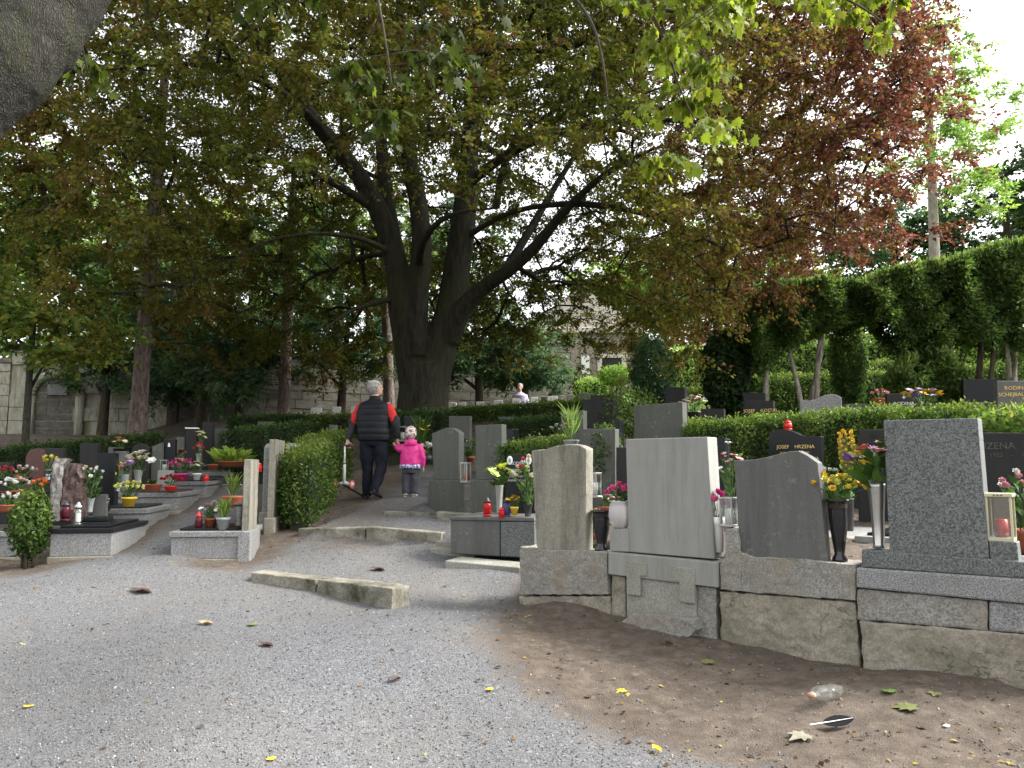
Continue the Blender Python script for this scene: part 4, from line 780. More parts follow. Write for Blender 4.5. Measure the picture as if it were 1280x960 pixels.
G('small dark block stone at the hedge near the man', 14.6, 5, [('headstone', box_px(411, 421, 531, 555), 0, .15, M_slate)])
# headstones of the left rows
br = thing('gravestone', 'brown rough hewn gravestone with grey split left edge', 'gravestone', tuple(at(84, 654, 8.75)), R(8))
def rough(pts, th, amp, seed, n=7):
    """a split-faced stone: outline filled with a jittered grid"""
    rr = random.Random(seed); mb = MB(); m = 9; rows = []
    for j in range(m+1):
        t = j/m; row = []
        for i in range(n+1):
            s = i/n; x0 = np.interp(t, [p[0] for p in pts], [p[1] for p in pts]); x1 = np.interp(t, [p[0] for p in pts], [p[2] for p in pts]); row.append((x0+(x1-x0)*s, t))
        rows.append(row)
    zt = pts[-1][3]; V = []; F = []
    for y, sg in ((0, -1), (th, 1)):
        for j in range(m+1):
            for i in range(n+1):
                x, t = rows[j][i]; e = 1 if 0 < i < n and 0 < j < m else .3; V.append((x+rr.uniform(-1, 1)*amp*.4, y+sg*rr.uniform(0, 1)*amp*e, t*zt+rr.uniform(-1, 1)*amp*.4*(j > 0)))
    k = (n+1)*(m+1); ix = lambda i, j: j*(n+1)+i
    for j in range(m):
        for i in range(n):
            F.append((ix(i, j), ix(i+1, j), ix(i+1, j+1), ix(i, j+1))); F.append((k+ix(i, j+1), k+ix(i+1, j+1), k+ix(i+1, j), k+ix(i, j)))
    per = [ix(i, 0) for i in range(n+1)]+[ix(n, j) for j in range(1, m+1)]+[ix(i, m) for i in range(n-1, -1, -1)]+[ix(0, j) for j in range(m-1, 0, -1)]
    for a, b_ in zip(per, per[1:]+per[:1]): F.append((b_, a, a+k, b_+k))
    return mb.add(V, F)
rough([(0, -.08, .17, 0), (.5, -.09, .16, 0), (.85, -.06, .13, 0), (1, -.02, .08, .66)], .12, .035, 3).build('headstone', M_brown, br)
o = rough([(0, -.05, .05, 0), (.6, -.06, .05, 0), (.9, -.05, .06, 0), (1, -.04, .10, .72)], .14, .03, 5, 4).build('pillar', M_carved, br); o.location = (-.125, -.03, 0)
MB().box(-.2, .05, -.08, .14, -.02, .03).build('base', M_black, br, bevel=.006)
LG = [('dark red polished headstone with rounded left shoulder', [(31, 615), (55, 615), (56, 563), (48, 560), (38, 562), (32, 570)], 10.6, M_redstone, .16), ('dark slab headstone behind the yellow tulips', box_px(56, 78, 560, 630), 9.7, M_charcoal, .13), ('dark broad headstone left of the tall black pillar stone', box_px(100, 122, 554, 600), 11, M_charcoal, .14),
 ('tall black pillar headstone with shiny front', box_px(122, 144, 566, 628), 9.6, M_black, .14), ('dark headstone with rounded top behind the white lilies', arch(165, 186, 554, 605, 6), 11.8, M_charcoal, .13), ('small grey headstone beside the tall black pillar stone', box_px(143, 158, 564, 605), 11.2, M_slate, .12), ('grey slanted headstone catching light behind the granite block', [(190, 600), (203, 600), (203, 553), (190, 558)], 11.9, M_greygreen, .12), ('black headstone with white figure', box_px(205, 219, 549, 600), 12, M_black, .12),
 ('dark narrow headstone behind the pink chrysanthemum ball', box_px(219, 231, 546, 595), 13.2, M_greygreen, .12), ('dark tall headstone with bright white top', box_px(232, 246, 536, 590), 13.2, M_charcoal, .14), ('tallest dark headstone beside the red rose bunch', box_px(253, 266, 527, 590), 14, M_charcoal, .14), ('dark broad headstone behind the leafy trough', box_px(266, 285, 536, 590), 14.3, M_slate, .14), ('dark headstone at the left edge behind the bright flowers', box_px(-14, 10, 578, 640), 9.5, M_charcoal, .14), ('low grey stone before the dark hedge left of the black pillar', box_px(135, 150, 559, 585), 13.0, M_slate, .12)]
for lab, pts, Yq, mt, th in LG:
    r_ = G(lab, Yq, 8, [('headstone', pts, 0, th, mt)])
    if 'white figure' in lab: x, z = onplane(r_, 211.5, 556); q = MB().tube([(0, 0, -.03), (0, 0, .03)], [.02, .012], 6).build('figure', M_whitep, r_); q.location = (x, -.01, z)
    if 'bright white top' in lab: x, z = onplane(r_, 239, 536); q = MB().box(-.1, .1, -.01, .14, 0, .02).build('capping', M_whitep, r_); q.location = (x, 0, z+.002)
G('small grey granite block carrying a glass lantern', 10.9, 8, [('headstone', box_px(197, 213, 588, 608), 0, .2, M_granite_l)], cat='block', name='stone_block')
G('small grey plaque lying before the black pillar stone', 9.0, 8, [('headstone', box_px(115, 134, 618, 632), 0, .05, M_slate)], cat='plaque', name='plaque')
# white urn stones on the bank
for i, (x0, x1, y0, y1, Yq) in enumerate([(388, 402, 509, 518, 19.2), (415, 426, 508, 517, 19.2), (438, 446, 507, 515, 19.2), (560, 571, 503, 511, 21), (572, 583, 503, 511, 21), (595, 606, 502, 511, 21), (617, 629, 500, 509, 21.3), (640, 651, 498, 508, 21.6), (663, 673, 496, 505, 22), (676, 684, 496, 504, 22), (684, 698, 495, 505, 22.2), (698, 707, 494, 503, 22.4), (707, 718, 493, 503, 22.6), (722, 738, 491, 501, 22.8), (366, 378, 515, 519, 18.8)]):
    rel = ['left end of the row below the pinkish pine', 'between the pinkish pine and the man', "just left of the man's elbow", 'hard against the right of the beech trunk', 'second right of the beech trunk', 'third right of the beech trunk, standing alone', 'fourth right of the beech trunk', 'beside the seated figure', 'just right of the seated figure', 'small dark one in the middle of the bank', 'broad one in the middle of the bank', 'reddish one below the blue sign', 'bluish one below the blue sign', 'right end of the row near the dark stepped gravestone', 'half sunk below the pinkish pine'][i]
    mt = M_slate if 'dark' in rel else M_brick if 'reddish' in rel else M_granite_l if 'bluish' in rel else M_whitestone
    G('urn stone on the bank, '+rel, Yq, 3*(i % 3), [('headstone', [(x0, y1+3), (x1, y1+3), (x1-.6, y0+.4*(i % 2)), (x0+.6, y0+.8*((i+1) % 2))], 0, .12, mt)], group='urn stones on the bank', name='urn_stone')
# ------------------------------------------------ path steps and slabs
def step(label, blocks, name='path_step'):
    root = thing(name, label, 'step', tuple(gp(*blocks[0][0])), 0)
    for bl in blocks:
        a, b_, h0, dep = bl[:4]; h1 = bl[4] if len(bl) > 4 else h0
        p, q = gp(*a), gp(*b_); d = (q-p); L = math.hypot(d.x, d.y); an = math.atan2(d.y, d.x)
        n = max(3, int(L/.12)); rr = random.Random(a[0]); V = []; F = []
        for i in range(n+1):
            s = i/n; j = lambda k=.005: rr.uniform(-k, k); z0 = d.z*s; hgtm = h0+(h1-h0)*s
            V += [(L*s, 0+j(), z0-.15), (L*s, 0+j(), z0+hgtm+j()), (L*s, dep+j(), z0+hgtm+j()), (L*s, dep, z0-.15)]
        for i in range(n):
            for k in range(4): F.append((4*i+k, 4*i+4+k, 4*i+4+(k+1) % 4, 4*i+(k+1) % 4))
        F += [(3, 2, 1, 0)[::-1], (4*n, 4*n+1, 4*n+2, 4*n+3)[::-1]]
        o = weather(MB().add(V, [f[::-1] for f in F]).build('stone', M_kerb, root), M_kerb); o.location = p-root.location; o.rotation_euler = (0, 0, an)
    return root
step('short mossy kerb jutting up out of the gravel in the middle of the path', [((314, 723), (394, 741), .06, .20, .115), ((396, 741.5), (490, 762), .12, .22, .17)])
step('lower kerb step across the path before the man', [((372, 673), (456, 672), .115, .18), ((458, 672), (552, 680), .125, .18)])
step('upper kerb step at the foot of the arched shoulder gravestone', [((478, 642), (560, 644), .03, .14), ((545, 650), (632, 655), .10, .2)])
def flat(label, pts, th, mat=M_slabg):
    P = [gp(*p) for p in pts]; c = sum(P, Vector())/len(P); zt = max(p.z for p in P)+th; mb = MB(); n = len(P)
    V = [(p.x-c.x, p.y-c.y, -.05) for p in P]+[(p.x-c.x, p.y-c.y, (p.z-c.z)*.7+th) for p in P]
    mb.add(V, [tuple(range(n))[::-1], tuple(range(n, 2*n))]+[(i, (i+1) % n, (i+1) % n+n, i+n) for i in range(n)])
    o = mb.build('stone_slab', mat, bevel=.01); o.location = c; tag(o, label, 'slab'); return o
flat('cracked pale paving slab before the dark granite plinth', [(545, 688), (604, 694), (626, 684), (572, 679)], .10)
flat('thin lower paving slab peeking out under the cracked pale one', [(537, 690), (594, 697), (606, 690), (548, 686)], .045)
flat('long sunken paving slab at the left end of the near stone row', [(556, 708), (650, 719), (654, 710), (575, 702)], .06)

# ------------------------------------------------ back wall, gatehouse, sign
def wall(label, p0, p1, h, th, plaster=False, niche=None, bw=.62, bh=.24):
    a, b_ = Vector(p0), Vector(p1); L = (b_-a).length; an = math.atan2(b_.y-a.y, b_.x-a.x); g = min(H(a.x, a.y), H(b_.x, b_.y))-.3
    root = thing('stone_wall', label, 'wall', (a.x, a.y, g), an); MB().box(0, L, .04, th, 0, h).build('core', M_wallp if plaster else M_joint, root)
    cache = [MB().box(0, 1, -.0, .12, 0, 1).build('tmp', M_walls if not plaster else M_wallp) for _ in range(1)]; me = cache[0].data; bpy.data.objects.remove(cache[0])
    rr = random.Random(int(L*10)); z = .0; k = 0
    while z < h-.05:
        hh = bh*rr.uniform(.85, 1.2); hh = min(hh, h-z); x = -rr.random()*bw
        while x < L:
            ww = bw*rr.uniform(.6, 1.4); x0, x1 = max(0, x), min(L, x+ww)
            if x1-x0 > .08 and not (niche and niche[0]-.25 < (x0+x1)/2 < niche[1]+.25 and z < niche[2]):
                o = link('stone_block', me, root); o.location = (x0+.008, -rr.uniform(0, .025), z+.008); o.scale = (x1-x0-.016, 1, hh-.016); k += 1
            x += ww
        z += hh
    MB().box(-.02, L+.02, -.06, th+.06, h, h+.12).build('coping', M_walls, root, bevel=.02); return root
wl = wall('pale left end of the cemetery wall behind the slender tree', (-19.0, 20.5, 0), (-13.97, 21.25, 0), 2.6, .5, True, None, 1.0, .35)
wn_ = wall('mossy wall section with walled-up arched niche and plaque', (-13.95, 21.25, 0), (-9.6, 21.9, 0), 2.6, .6, True, (.62, 1.72, 2.0), .9, .35)
rr = random.Random(3); z = .3
for j in range(9):
    hh = .2; x = .66-(.3 if j % 2 else 0)
    while x < 1.74:
        x0, x1 = max(.66, x), min(1.74, x+.62)
        if x1-x0 > .06: MB().box(x0+.01, x1-.01, .03-rr.random()*.02, .15, z+.01, z+hh-.01).build('stone_block', M_walls, wn_)
        x += .62
    z += hh
mb = MB(); pts = []
for k in range(17):
    a = pi*k/16; pts.append((1.2-.64*cos(a), 1.4+.62*sin(a)))
for (xa, za), (xb, zb) in zip(pts, pts[1:]): mb.tube([(xa, .0, za), (xb, .0, zb)], .13, 6)
mb.tube([(.56, 0, .1), (.56, 0, 1.42)], .13, 6); mb.tube([(1.84, 0, .1), (1.84, 0, 1.42)], .13, 6); mb.build('arch', M_wallp, wn_, True)
MB().box(.98, 1.5, -.06, .02, 1.42, 1.72).build('plaque', M_granite, wn_, bevel=.01)
wall('long shaded stone wall behind the pines', (-9.5, 21.9, 0), (-3.2, 25.8, 0), 2.4, .5)
wall('stone wall behind the beech trunk', (-3.1, 25.8, 0), (2.2, 27.6, 0), 2.9, .5, bw=.75, bh=.3)
gh = thing('gatehouse', 'stone gatehouse with dark doorway at the end of the cemetery', 'building', (2.2, 33.5, H(2.2, 33.5)-.3), R(-4))
MB().box(-1.6, 3.4, 0, 4, 0, 3.3).build('wall', M_brick, gh); MB().box(-1.8, 3.6, -.2, 4.2, 3.3, 3.55).build('cornice', M_render, gh, bevel=.03)
MB().prism([(-1.8, 3.55), (3.6, 3.55), (.9, 5.4)], 0, 4).build('gable', M_render, gh)
d_ = MB().box(1.75, 2.6, -.03, .1, .2, 2.2).build('door', M_dark, gh); MB().box(1.9, 2.1, -.05, -.035, 1.1, 1.3).build('notice', M_whitep, d_)
MB().box(1.55, 1.75, -.08, .1, .2, 2.2).build('door_frame', M_render, gh); MB().box(2.6, 2.8, -.08, .1, .2, 2.2).build('door_frame', M_render, gh); MB().box(1.5, 2.85, -.1, .1, 2.2, 2.45).build('lintel', M_render, gh)
MB().box(.85, 1.2, -.06, .02, 1.5, 2.3).build('notice_board', M_whitep, gh)
for k in range(4): MB().box(-1.45+.55*k, -1.0+.55*k, -.03, .05, .5+.02*k, .9).build('stone_block', M_walls, gh)
p = at(698, 497, 30); sg = thing('road_sign', 'round blue no-stopping sign with red rim before the gatehouse', 'sign', (p.x, p.y, H(p.x, p.y)), 0); z = at(698, 474.5, 30).z-sg.location.z
MB().tube([(0, .03, 0), (0, .03, z+.3)], .03, 8).build('post', M_steel, sg)
def disk(r, y, t): 
    mb = MB(); mb.lathe([(r, 0), (r, t)], 24); mb.v = [(a, y-c, b_+z) for a, b_, c in mb.v]; return mb
disk(.34, 0, .02).build('rim', plain('sign_red', (.55, .02, .02), .4), sg); disk(.27, -.022, .006).build('face', plain('sign_blue', (.06, .07, .45), .4), sg)
MB().prism([(-.21, z-.17), (-.17, z-.21), (.21, z+.17), (.17, z+.21)], -.036, -.031).build('bar', MATS['sign_red'], sg)
G('pale upright panel before the gatehouse wall', 30, 0, [('headstone', box_px(667, 682, 476, 500), 0, .06, M_whitep)], name='panel', cat='panel')
pv = thing('house', 'pale house wall glimpsed between the clipped columns', 'building', (11.5, 40, H(11.5, 40)-.5), 0)
MB().box(-1.9, 1.3, 0, 4, 0, 1.9).build('wall', M_brick, pv); MB().prism([(-2.2, 1.9), (1.6, 1.9), (-.3, 3.0)], -.2, 4.2).build('roof', plain('roof_tiles', (.25, .09, .06), .9), pv)
for k in range(2): w_ = MB().box(-1.5+1.5*k, -.7+1.5*k, -.03, .02, .7, 1.6).build('window', M_dark, pv); MB().box(-1.4+1.5*k, -.8+1.5*k, -.045, -.035, .8, 1.5).build('pane', M_gclear, w_)
# ------------------------------------------------ flowers, pots, lanterns
COLS = {'red': (.50, .012, .02), 'pink': (.70, .06, .22), 'magenta': (.55, .02, .22), 'palepink': (.72, .36, .40), 'white': (.80, .80, .76), 'cream': (.72, .68, .42), 'yellow': (.78, .52, .02), 'lemon': (.70, .70, .12), 'orange': (.75, .20, .02), 'purple': (.16, .05, .40), 'lilac': (.48, .34, .66), 'darkred': (.20, .012, .02), 'lime': (.55, .66, .18), 'coral': (.75, .22, .18)}
FM = {k: plain('petals_'+k, [x*.82+.01 for x in c], .65, 0, .4, 60) for k, c in COLS.items()}; BM = {}
def blossom(kind, col):
    if (kind, col) in BM: return BM[kind, col]
    rr = random.Random(kind+col); mb = MB(); lay = {'pom': ((0.15, 9, .5), (.55, 8, .75), (1.0, 6, .8), (1.35, 4, .7)), 'rose': ((.35, 6, .6), (.8, 5, .8), (1.25, 4, .8)), 'open': ((.25, 6, 1.0), (.5, 5, .8)), 'star': ((.2, 7, 1.0),)}[kind]
    for el, n, ln in lay:
        for k in range(n):
            a = 2*pi*k/n+el*3+rr.uniform(-.15, .15); d = Vector((cos(a)*cos(el), sin(a)*cos(el), sin(el))); s = Vector((-sin(a), cos(a), 0)); w = {'pom': .24, 'rose': .42, 'open': .36, 'star': .2}[kind]
            u = d.cross(s); tip = d*ln*rr.uniform(.85, 1.05); mid = d*ln*.6+u*.08
            mb.add([(0, 0, 0), mid+s*w, tip+u*.05, mid-s*w], [(0, 1, 2), (0, 2, 3)])
    mb.ball((0, 0, .12), (.22, .22, .2), 6, 4)
    BM[kind, col] = newmesh('blossom', mb.v, mb.f, FM[col]); return BM[kind, col]
def plant_leaves(root, n, r, z0, z1, L, lm=None, up=.4, wd=.45):
    d = rdir(n); C = np.stack([d[:, 0]*r*.55*rng.random(n), d[:, 1]*r*.55*rng.random(n), z0+(z1-z0)*rng.random(n)**1.2], -1)
    X = unit(np.stack([d[:, 0], d[:, 1], np.full(n, up)+.5*rng.random(n)], -1)); Nn = unit(np.array([0, 0, 1.])+.8*rdir(n))
    leafmesh('foliage', lm or L_plant, C, X, Nn, L*(.6+.6*rng.random(n)), L*wd*(.7+.5*rng.random(n)), rng.random(n), root)
POTS = {'bowl': [(.6, 0), (.78, .25), (.95, .8), (1.02, .88), (1.02, 1), (.9, 1), (.85, .9)], 'pot': [(.68, 0), (.92, .78), (1.04, .8), (1.06, 1), (.95, 1), (.9, .85)], 'vase': [(.62, 0), (.66, .04), (.42, .12), (.52, .25), (.74, .55), (.80, .8), (.72, .92), (.98, .97), (1.0, 1), (.86, 1), (.66, .9)], 'tall': [(.72, 0), (.60, .05), (.72, .5), (.95, .95), (1.0, 1), (.88, 1), (.8, .9)], 'round': [(.5, 0), (.85, .15), (1, .45), (.95, .75), (.8, .95), (.86, 1), (.75, 1), (.7, .9)]}
def posy(label, px, py, Y, pot, prad, ph, pm, fl, n, spread, fh, kind='pom', fs=.035, leaves=50, lz=None, ll=.06, cat='flowers', name='potted_flowers', ground=False, lm=None, spray=0, sides=14, lw=.45):
    """px, py: bottom of the pot (at depth Y). fl: list of colours"""
    c = at(px, py, Y); root = thing(name, label, cat, tuple(c), random.uniform(0, 6)); rr = random.Random(int(px*7+py))
    if pot:
        MB().lathe([(a*prad, b_*ph) for a, b_ in POTS[pot]], sides).build('pot' if pot != 'vase' and pot != 'tall' else 'vase', pm, root, True)
        MB().lathe([(.8*prad, ph*.86), (.78*prad, ph*.93)], 10).build('soil', M_soil, root)
    else: ph = 0
    if leaves: plant_leaves(root, leaves, spread, ph*.9, ph+fh*.8, ll, lm, .4 if lw > .3 else 1.6, lw)
    mb = MB(); tops = []
    for k in range(n):
        a = k*2.39996; q = sqrt((k+.5)/n); x, y = spread*q*cos(a), spread*q*sin(a); z = ph+fh*(1-.45*q*q)+rr.uniform(-.12, .12)*fh
        if spray: z = ph+fh*(.35+.65*k/n); x *= .35+.5*(1-k/n); y *= .35+.5*(1-k/n)
        tops.append((x, y, z)); mb.tube([(x*.2, y*.2, ph*.9), (x*.6, y*.6, (ph+z)*.5+.1*(z-ph)), (x, y, z)], .0025, 3, False)
    if n: mb.build('stem', M_stem, root)
    for (x, y, z) in tops:
        o = link('blossom', blossom(kind, rr.choice(fl)), root); o.location = (x, y, z); s = fs*rr.uniform(.8, 1.2); o.scale = (s, s, s); o.rotation_euler = (rr.uniform(-.3, .9)*(y/spread if spread else 0)*-1, rr.uniform(.2, .9)*(x/spread if spread else 0), rr.uniform(0, 6))
    return root
def candle(label, px, py, Y, r, h, gm=None, cap=M_dark, wax=None):
    c = at(px, py, Y); root = thing('grave_candle', label, 'candle', tuple(c)); gm = gm or M_gred
    MB().lathe([(r*.75, 0), (r, .03*h), (r, .1*h), (r*.82, .14*h)], 12).build('foot', gm, root, True)
    MB().lathe([(r*.82, .142*h), (r*.98, .3*h), (r*.98, .55*h), (r*.8, .72*h)], 12).build('jar', gm, root, True)
    if wax: MB().lathe([(r*.55, .16*h), (r*.55, .5*h)], 10).build('wax', wax, root)
    MB().lathe([(r*.86, .722*h), (r*.86, .8*h), (r*.5, .88*h), (r*.3, .96*h), (r*.12, h)], 12).build('lid', cap, root, True); return root
def lantern(label, px, py, Y, w, h, fm, yaw=0, wax=None, pane=None):
    c = at(px, py, Y); root = thing('grave_lantern', label, 'lantern', tuple(c), R(yaw)); p = w*.09
    MB().box(-w/2, w/2, -w/2, w/2, 0, h*.08).build('base', fm, root, bevel=.003); rf = MB().box(-w*.55, w*.55, -w*.55, w*.55, h*.92, h).build('roof', fm, root, bevel=.004)
    for k in range(3): MB().box(-w*.18+k*w*.14, -w*.10+k*w*.14, -w*.555, -w*.549, h*.945, h*.97).build('vent', M_dark, rf)
    for sx in (-1, 1):
        for sy in (-1, 1): MB().box(sx*w/2-(p if sx > 0 else 0), sx*w/2+(p if sx < 0 else 0), sy*w/2-(p if sy > 0 else 0), sy*w/2+(p if sy < 0 else 0), h*.08, h*.92).build('post', fm, root)
    for a, bb in (((-w*.4, w*.4), (-w*.46, -w*.44)), ((-w*.4, w*.4), (w*.44, w*.46)), ((-w*.46, -w*.44), (-w*.4, w*.4)), ((w*.44, w*.46), (-w*.4, w*.4))): MB().box(a[0], a[1], bb[0], bb[1], h*.09, h*.91).build('pane', pane or M_gclear, root)
    MB().lathe([(w*.27, h*.085), (w*.27, h*(.45 if wax is M_redp else .6))], 10).build('candle', wax or M_candle, root, True); return root
# near row on the right
def rz_(px): return rowref(px)[1]
posy('shiny black round vase between the tan stone and the light grey slab', 752, 688, rz_(752)+.12, 'vase', .092, .33, M_blackp, ['white'], 0, .05, .05, leaves=0, cat='vase', name='black_vase')
posy('pink geraniums in a crackled glass pot beside the light grey slab', 776, 660, rz_(776)+.10, 'round', .10, .22, M_gfrost, ['pink', 'pink', 'magenta'], 11, .12, .12, 'pom', .05, 40)
posy('small plant with pale blooms in a terracotta pot behind the black round vase', 744, 690, rz_(744)+.35, 'pot', .06, .16, M_terra, ['lemon', 'white', 'palepink'], 9, .06, .22, 'open', .025, 50)
posy('white and pink blossoms on the ledge behind the black round vase', 760, 645, 8.2, 'bowl', .1, .1, M_terra, ['palepink', 'white', 'coral'], 10, .12, .12, 'open', .035, 40)
lantern('clear glass lantern standing behind the tan weathered stone', 744, 622, 8.4, .1, .27, M_steel, YA)
posy('bright pink bloom in a slim white pot against the light grey slab edge', 899, 690, rz_(899)+.1, 'pot', .045, .26, M_whitep, ['pink', 'magenta'], 7, .06, .17, 'pom', .055, 14)
lantern('small steel lantern with white candle left of the wavy dark grey stone', 911, 658, rz_(911)+.08, .10, .215, M_steel, YA)
posy('yellow chrysanthemums in a glossy black vase on the concrete ledge', 1050, 702, rz_(1050)+.12, 'vase', .078, .42, M_blackp, ['yellow', 'yellow', 'lemon'], 24, .19, .15, 'pom', .052, 60, ll=.07)
posy('pink and yellow lilies in a faceted steel vase beside the speckled slab', 1099, 685, rz_(1099)+.1, 'tall', .058, .42, M_steel, ['coral', 'palepink', 'cream', 'yellow', 'purple'], 15, .17, .25, 'open', .062, 34, ll=.17, sides=6)
posy('tall yellow gladiolus spray behind the black and steel vases', 1063, 668, 7.6, 'tall', .05, .35, M_dark, ['yellow'], 60, .16, .66, 'pom', .04, 14, ll=.2, spray=1)
posy('white carnations with dark leaves beside the wavy dark grey stone', 1035, 668, 7.7, 'tall', .06, .32, M_dark, ['white'], 6, .16, .34, 'pom', .055, 60, ll=.1)
posy('white orchid and dusky pink blooms beside the black polished stone', 915, 655, 7.7, 'tall', .05, .25, M_dark, ['white', 'palepink', 'darkred', 'white'], 16, .16, .5, 'open', .045, 30, ll=.1)
lantern('pale brass lantern with red candle on the granite block at right', 1253, 676, rz_(1253)+.09, .135, .285, M_brass, YA, M_redp)
posy('pink roses in a terracotta bowl at the right edge', 1284, 690, 4.95, 'bowl', .12, .14, M_terra, ['palepink', 'coral', 'white'], 12, .18, .36, 'rose', .05, 60, ll=.09)
for lab, px0, px1, pyt, Yq, dp, mt, cv in [('granite kerbed grave with black cover before the black wavy stone', 935, 1062, 678, 6.9, 1.5, (M_granite, M_granite), M_black), ('granite kerbed grave before the half hidden inscribed stone', 1068, 1180, 676, 6.3, 1.7, (M_granite, M_granite_l), M_black), ('granite kerbed grave at right behind the brass lantern', 1190, 1345, 700, 5.3, 1.6, (M_granite_d, M_granite), M_charcoal), ('dark kerbed grave behind the light grey slab', 780, 900, 668, 7.4, 1.3, (M_charcoal, M_granite), M_charcoal)]:
    plinth(lab, px0, px1, pyt, Yq, dp, mt, rz=YA, cover=cv)
candle('red candle on the hedge side ledge above the wavy black stone', 985, 537.5, 9.1, .05, .12, M_redp, M_redp)
posy('purple and orange flowers on top of the hedge by the blue cross stone', 1155, 516, 10.4, 'bowl', .14, .1, M_blackp, ['yellow', 'orange', 'lilac', 'purple'], 18, .26, .22, 'open', .06, 30)
posy('pinkish flower bunch beside the rolling wavy stone', 1100, 506, 12.3, 'bowl', .12, .1, M_terra, ['palepink', 'coral'], 10, .14, .12, 'pom', .05, 20)
posy('yellow and white flowers left of the light hedge', 868, 524, 10.6, 'bowl', .1, .1, M_blackp, ['cream', 'white', 'palepink'], 14, .2, .22, 'open', .05, 40)
posy('pale pink heather spikes on the grey headstone behind the tan stone', 714, 560, 9.6, 'bowl', .1, .1, M_greyp, ['palepink', 'white'], 12, .09, .32, 'star', .03, 60, ll=.3, lw=.07, lm=L_light)
posy('cream blossoms beside the low broad grey headstone', 698, 556, 11.2, 'bowl', .08, .1, M_greyp, ['cream', 'white'], 10, .14, .2, 'open', .045, 30)
# centre, by the black stone with portraits
posy('lime coloured bunch in a pale stone vase left of the portrait stone', 624, 642, 8.25, 'tall', .045, .30, M_granite_l, ['lime', 'lemon'], 9, .16, .18, 'open', .08, 40, ll=.1)
posy('red and white roses leaning before the portrait stone', 660, 648, 7.9, 'tall', .05, .15, M_dark, ['white', 'cream', 'red', 'white'], 15, .17, .44, 'rose', .055, 50, ll=.1)
posy('yellow pansies in a small ochre pot before the portrait stone', 643, 644, 7.9, 'pot', .042, .085, M_yellowp, ['yellow', 'orange'], 7, .07, .1, 'open', .035, 18)
candle('red glass candle on the dark granite plinth, nearest the path', 609, 646, 8.0, .043, .20, M_gred)
candle('smoky blue glass candle before the portrait stone', 633, 647, 7.95, .045, .21, M_gblue)
candle('low red candle beside the smoky blue one', 627, 647.5, 7.9, .032, .11, M_gred, M_redp)
lantern('glass lantern with red candle between the two plain gravestones', 582, 603, 10.1, .1, .26, M_steel, -28, M_redp)
lantern('clear lantern beside the child beneath the beech', 503, 552, 12.6, .12, .25, M_steel)
posy('yellow lilies growing right of the child', 526, 570, 12.9, 'bowl', .1, .1, M_terra, ['orange', 'yellow'], 8, .2, .45, 'star', .06, 60, ll=.3, lw=.12)
posy('white and dark posy on the ground right of the child', 534, 578, 12.2, 'round', .1, .12, M_dark, ['white', 'white'], 8, .13, .16, 'pom', .075, 16)
posy('green plant by the plain rectangular gravestone', 588, 580, 10.6, 'pot', .06, .1, M_terra, ['white'], 3, .1, .25, 'open', .03, 50, ll=.1)
# left graves
posy('white carnations with dark green leaves beside the brown rough stone', 112, 640, 8.9, 'tall', .05, .16, M_greyp, ['white', 'white', 'cream'], 11, .15, .36, 'pom', .045, 90, ll=.09)
candle('smoked dark red glass lantern before the brown rough stone', 81, 652, 8.35, .055, .23, M_gdark)
candle('clear glass candle with white wax on the black polished cover', 97, 657, 8.2, .048, .25, M_gclear, M_steel, M_candle)
o = MB(); o.box(-.17, .17, -.12, .10, 0, .03); o.box(-.15, .15, -.09, .06, .03, .085); bk = o.build('memorial_book', M_black, bevel=.012); bk.location = at(121, 655, 8.5); bk.rotation_euler = (0, 0, R(8)); tag(bk, 'black polished memorial book lying on the cover slab', 'memorial')
posy('low green plant behind the memorial book', 128, 640, 9.1, 'bowl', .1, .06, M_blackp, ['white'], 3, .12, .08, 'open', .03, 60)
posy('pale yellow chrysanthemum in a bright yellow pot', 161, 633, 9.15, 'pot', .085, .11, M_yellowp, ['lemon', 'cream', 'lemon'], 24, .17, .17, 'pom', .042, 50)
posy('yellow tulips in a glass vase before the dark slab', 60, 600, 9.3, 'tall', .05, .12, M_gclear, ['yellow', 'lemon'], 9, .10, .17, 'rose', .045, 20)
posy('white lilies in a stone vase before the round topped headstone', 172, 608, 10.4, 'tall', .06, .22, M_granite_l, ['white', 'cream'], 9, .16, .24, 'open', .08, 50)
posy('lilac blossoms beside the white lilies', 156, 612, 10.2, 'tall', .05, .2, M_greyp, ['lilac', 'palepink'], 9, .1, .17, 'open', .05, 30)
posy('yellow callas leaning beside the tall black pillar stone', 147, 614, 9.7, 'tall', .04, .1, M_greyp, ['lemon', 'coral'], 5, .07, .22, 'rose', .045, 14)
posy('boxwood ball in a terracotta bowl', 190, 614, 10.8, 'bowl', .13, .1, M_terra, ['cream'], 2, .06, .05, 'open', .02, 60)
posy('red artificial flowers in a dark bowl on the third grave', 213, 614, 10.4, 'bowl', .09, .07, M_redp, ['red', 'red', 'darkred'], 9, .13, .12, 'rose', .055, 24)
lantern('small glass lantern on the grey granite block', 205, 589, 11, .09, .16, M_steel, 8)
posy('pink and white chrysanthemum ball in a magenta pot', 227, 601, 11.5, 'pot', .10, .11, M_magp, ['palepink', 'magenta', 'palepink', 'pink'], 34, .20, .20, 'pom', .045, 40)
posy('white flowers in a white pot beside the pink ball', 246, 600, 11.5, 'pot', .06, .10, M_whitep, ['white', 'lime'], 12, .11, .16, 'open', .04, 40)
candle('small coral candle at the end of the fourth grave', 257, 602, 11.6, .05, .11, M_redp, M_redp)
r_ = posy('leafy lime hosta overflowing a terracotta trough', 289, 584, 12.8, 'bowl', .26, .10, M_terra, ['cream'], 3, .1, .1, 'open', .03, 0); plant_leaves(r_, 110, .5, .06, .2, .22, L_hosta, .5, .5)
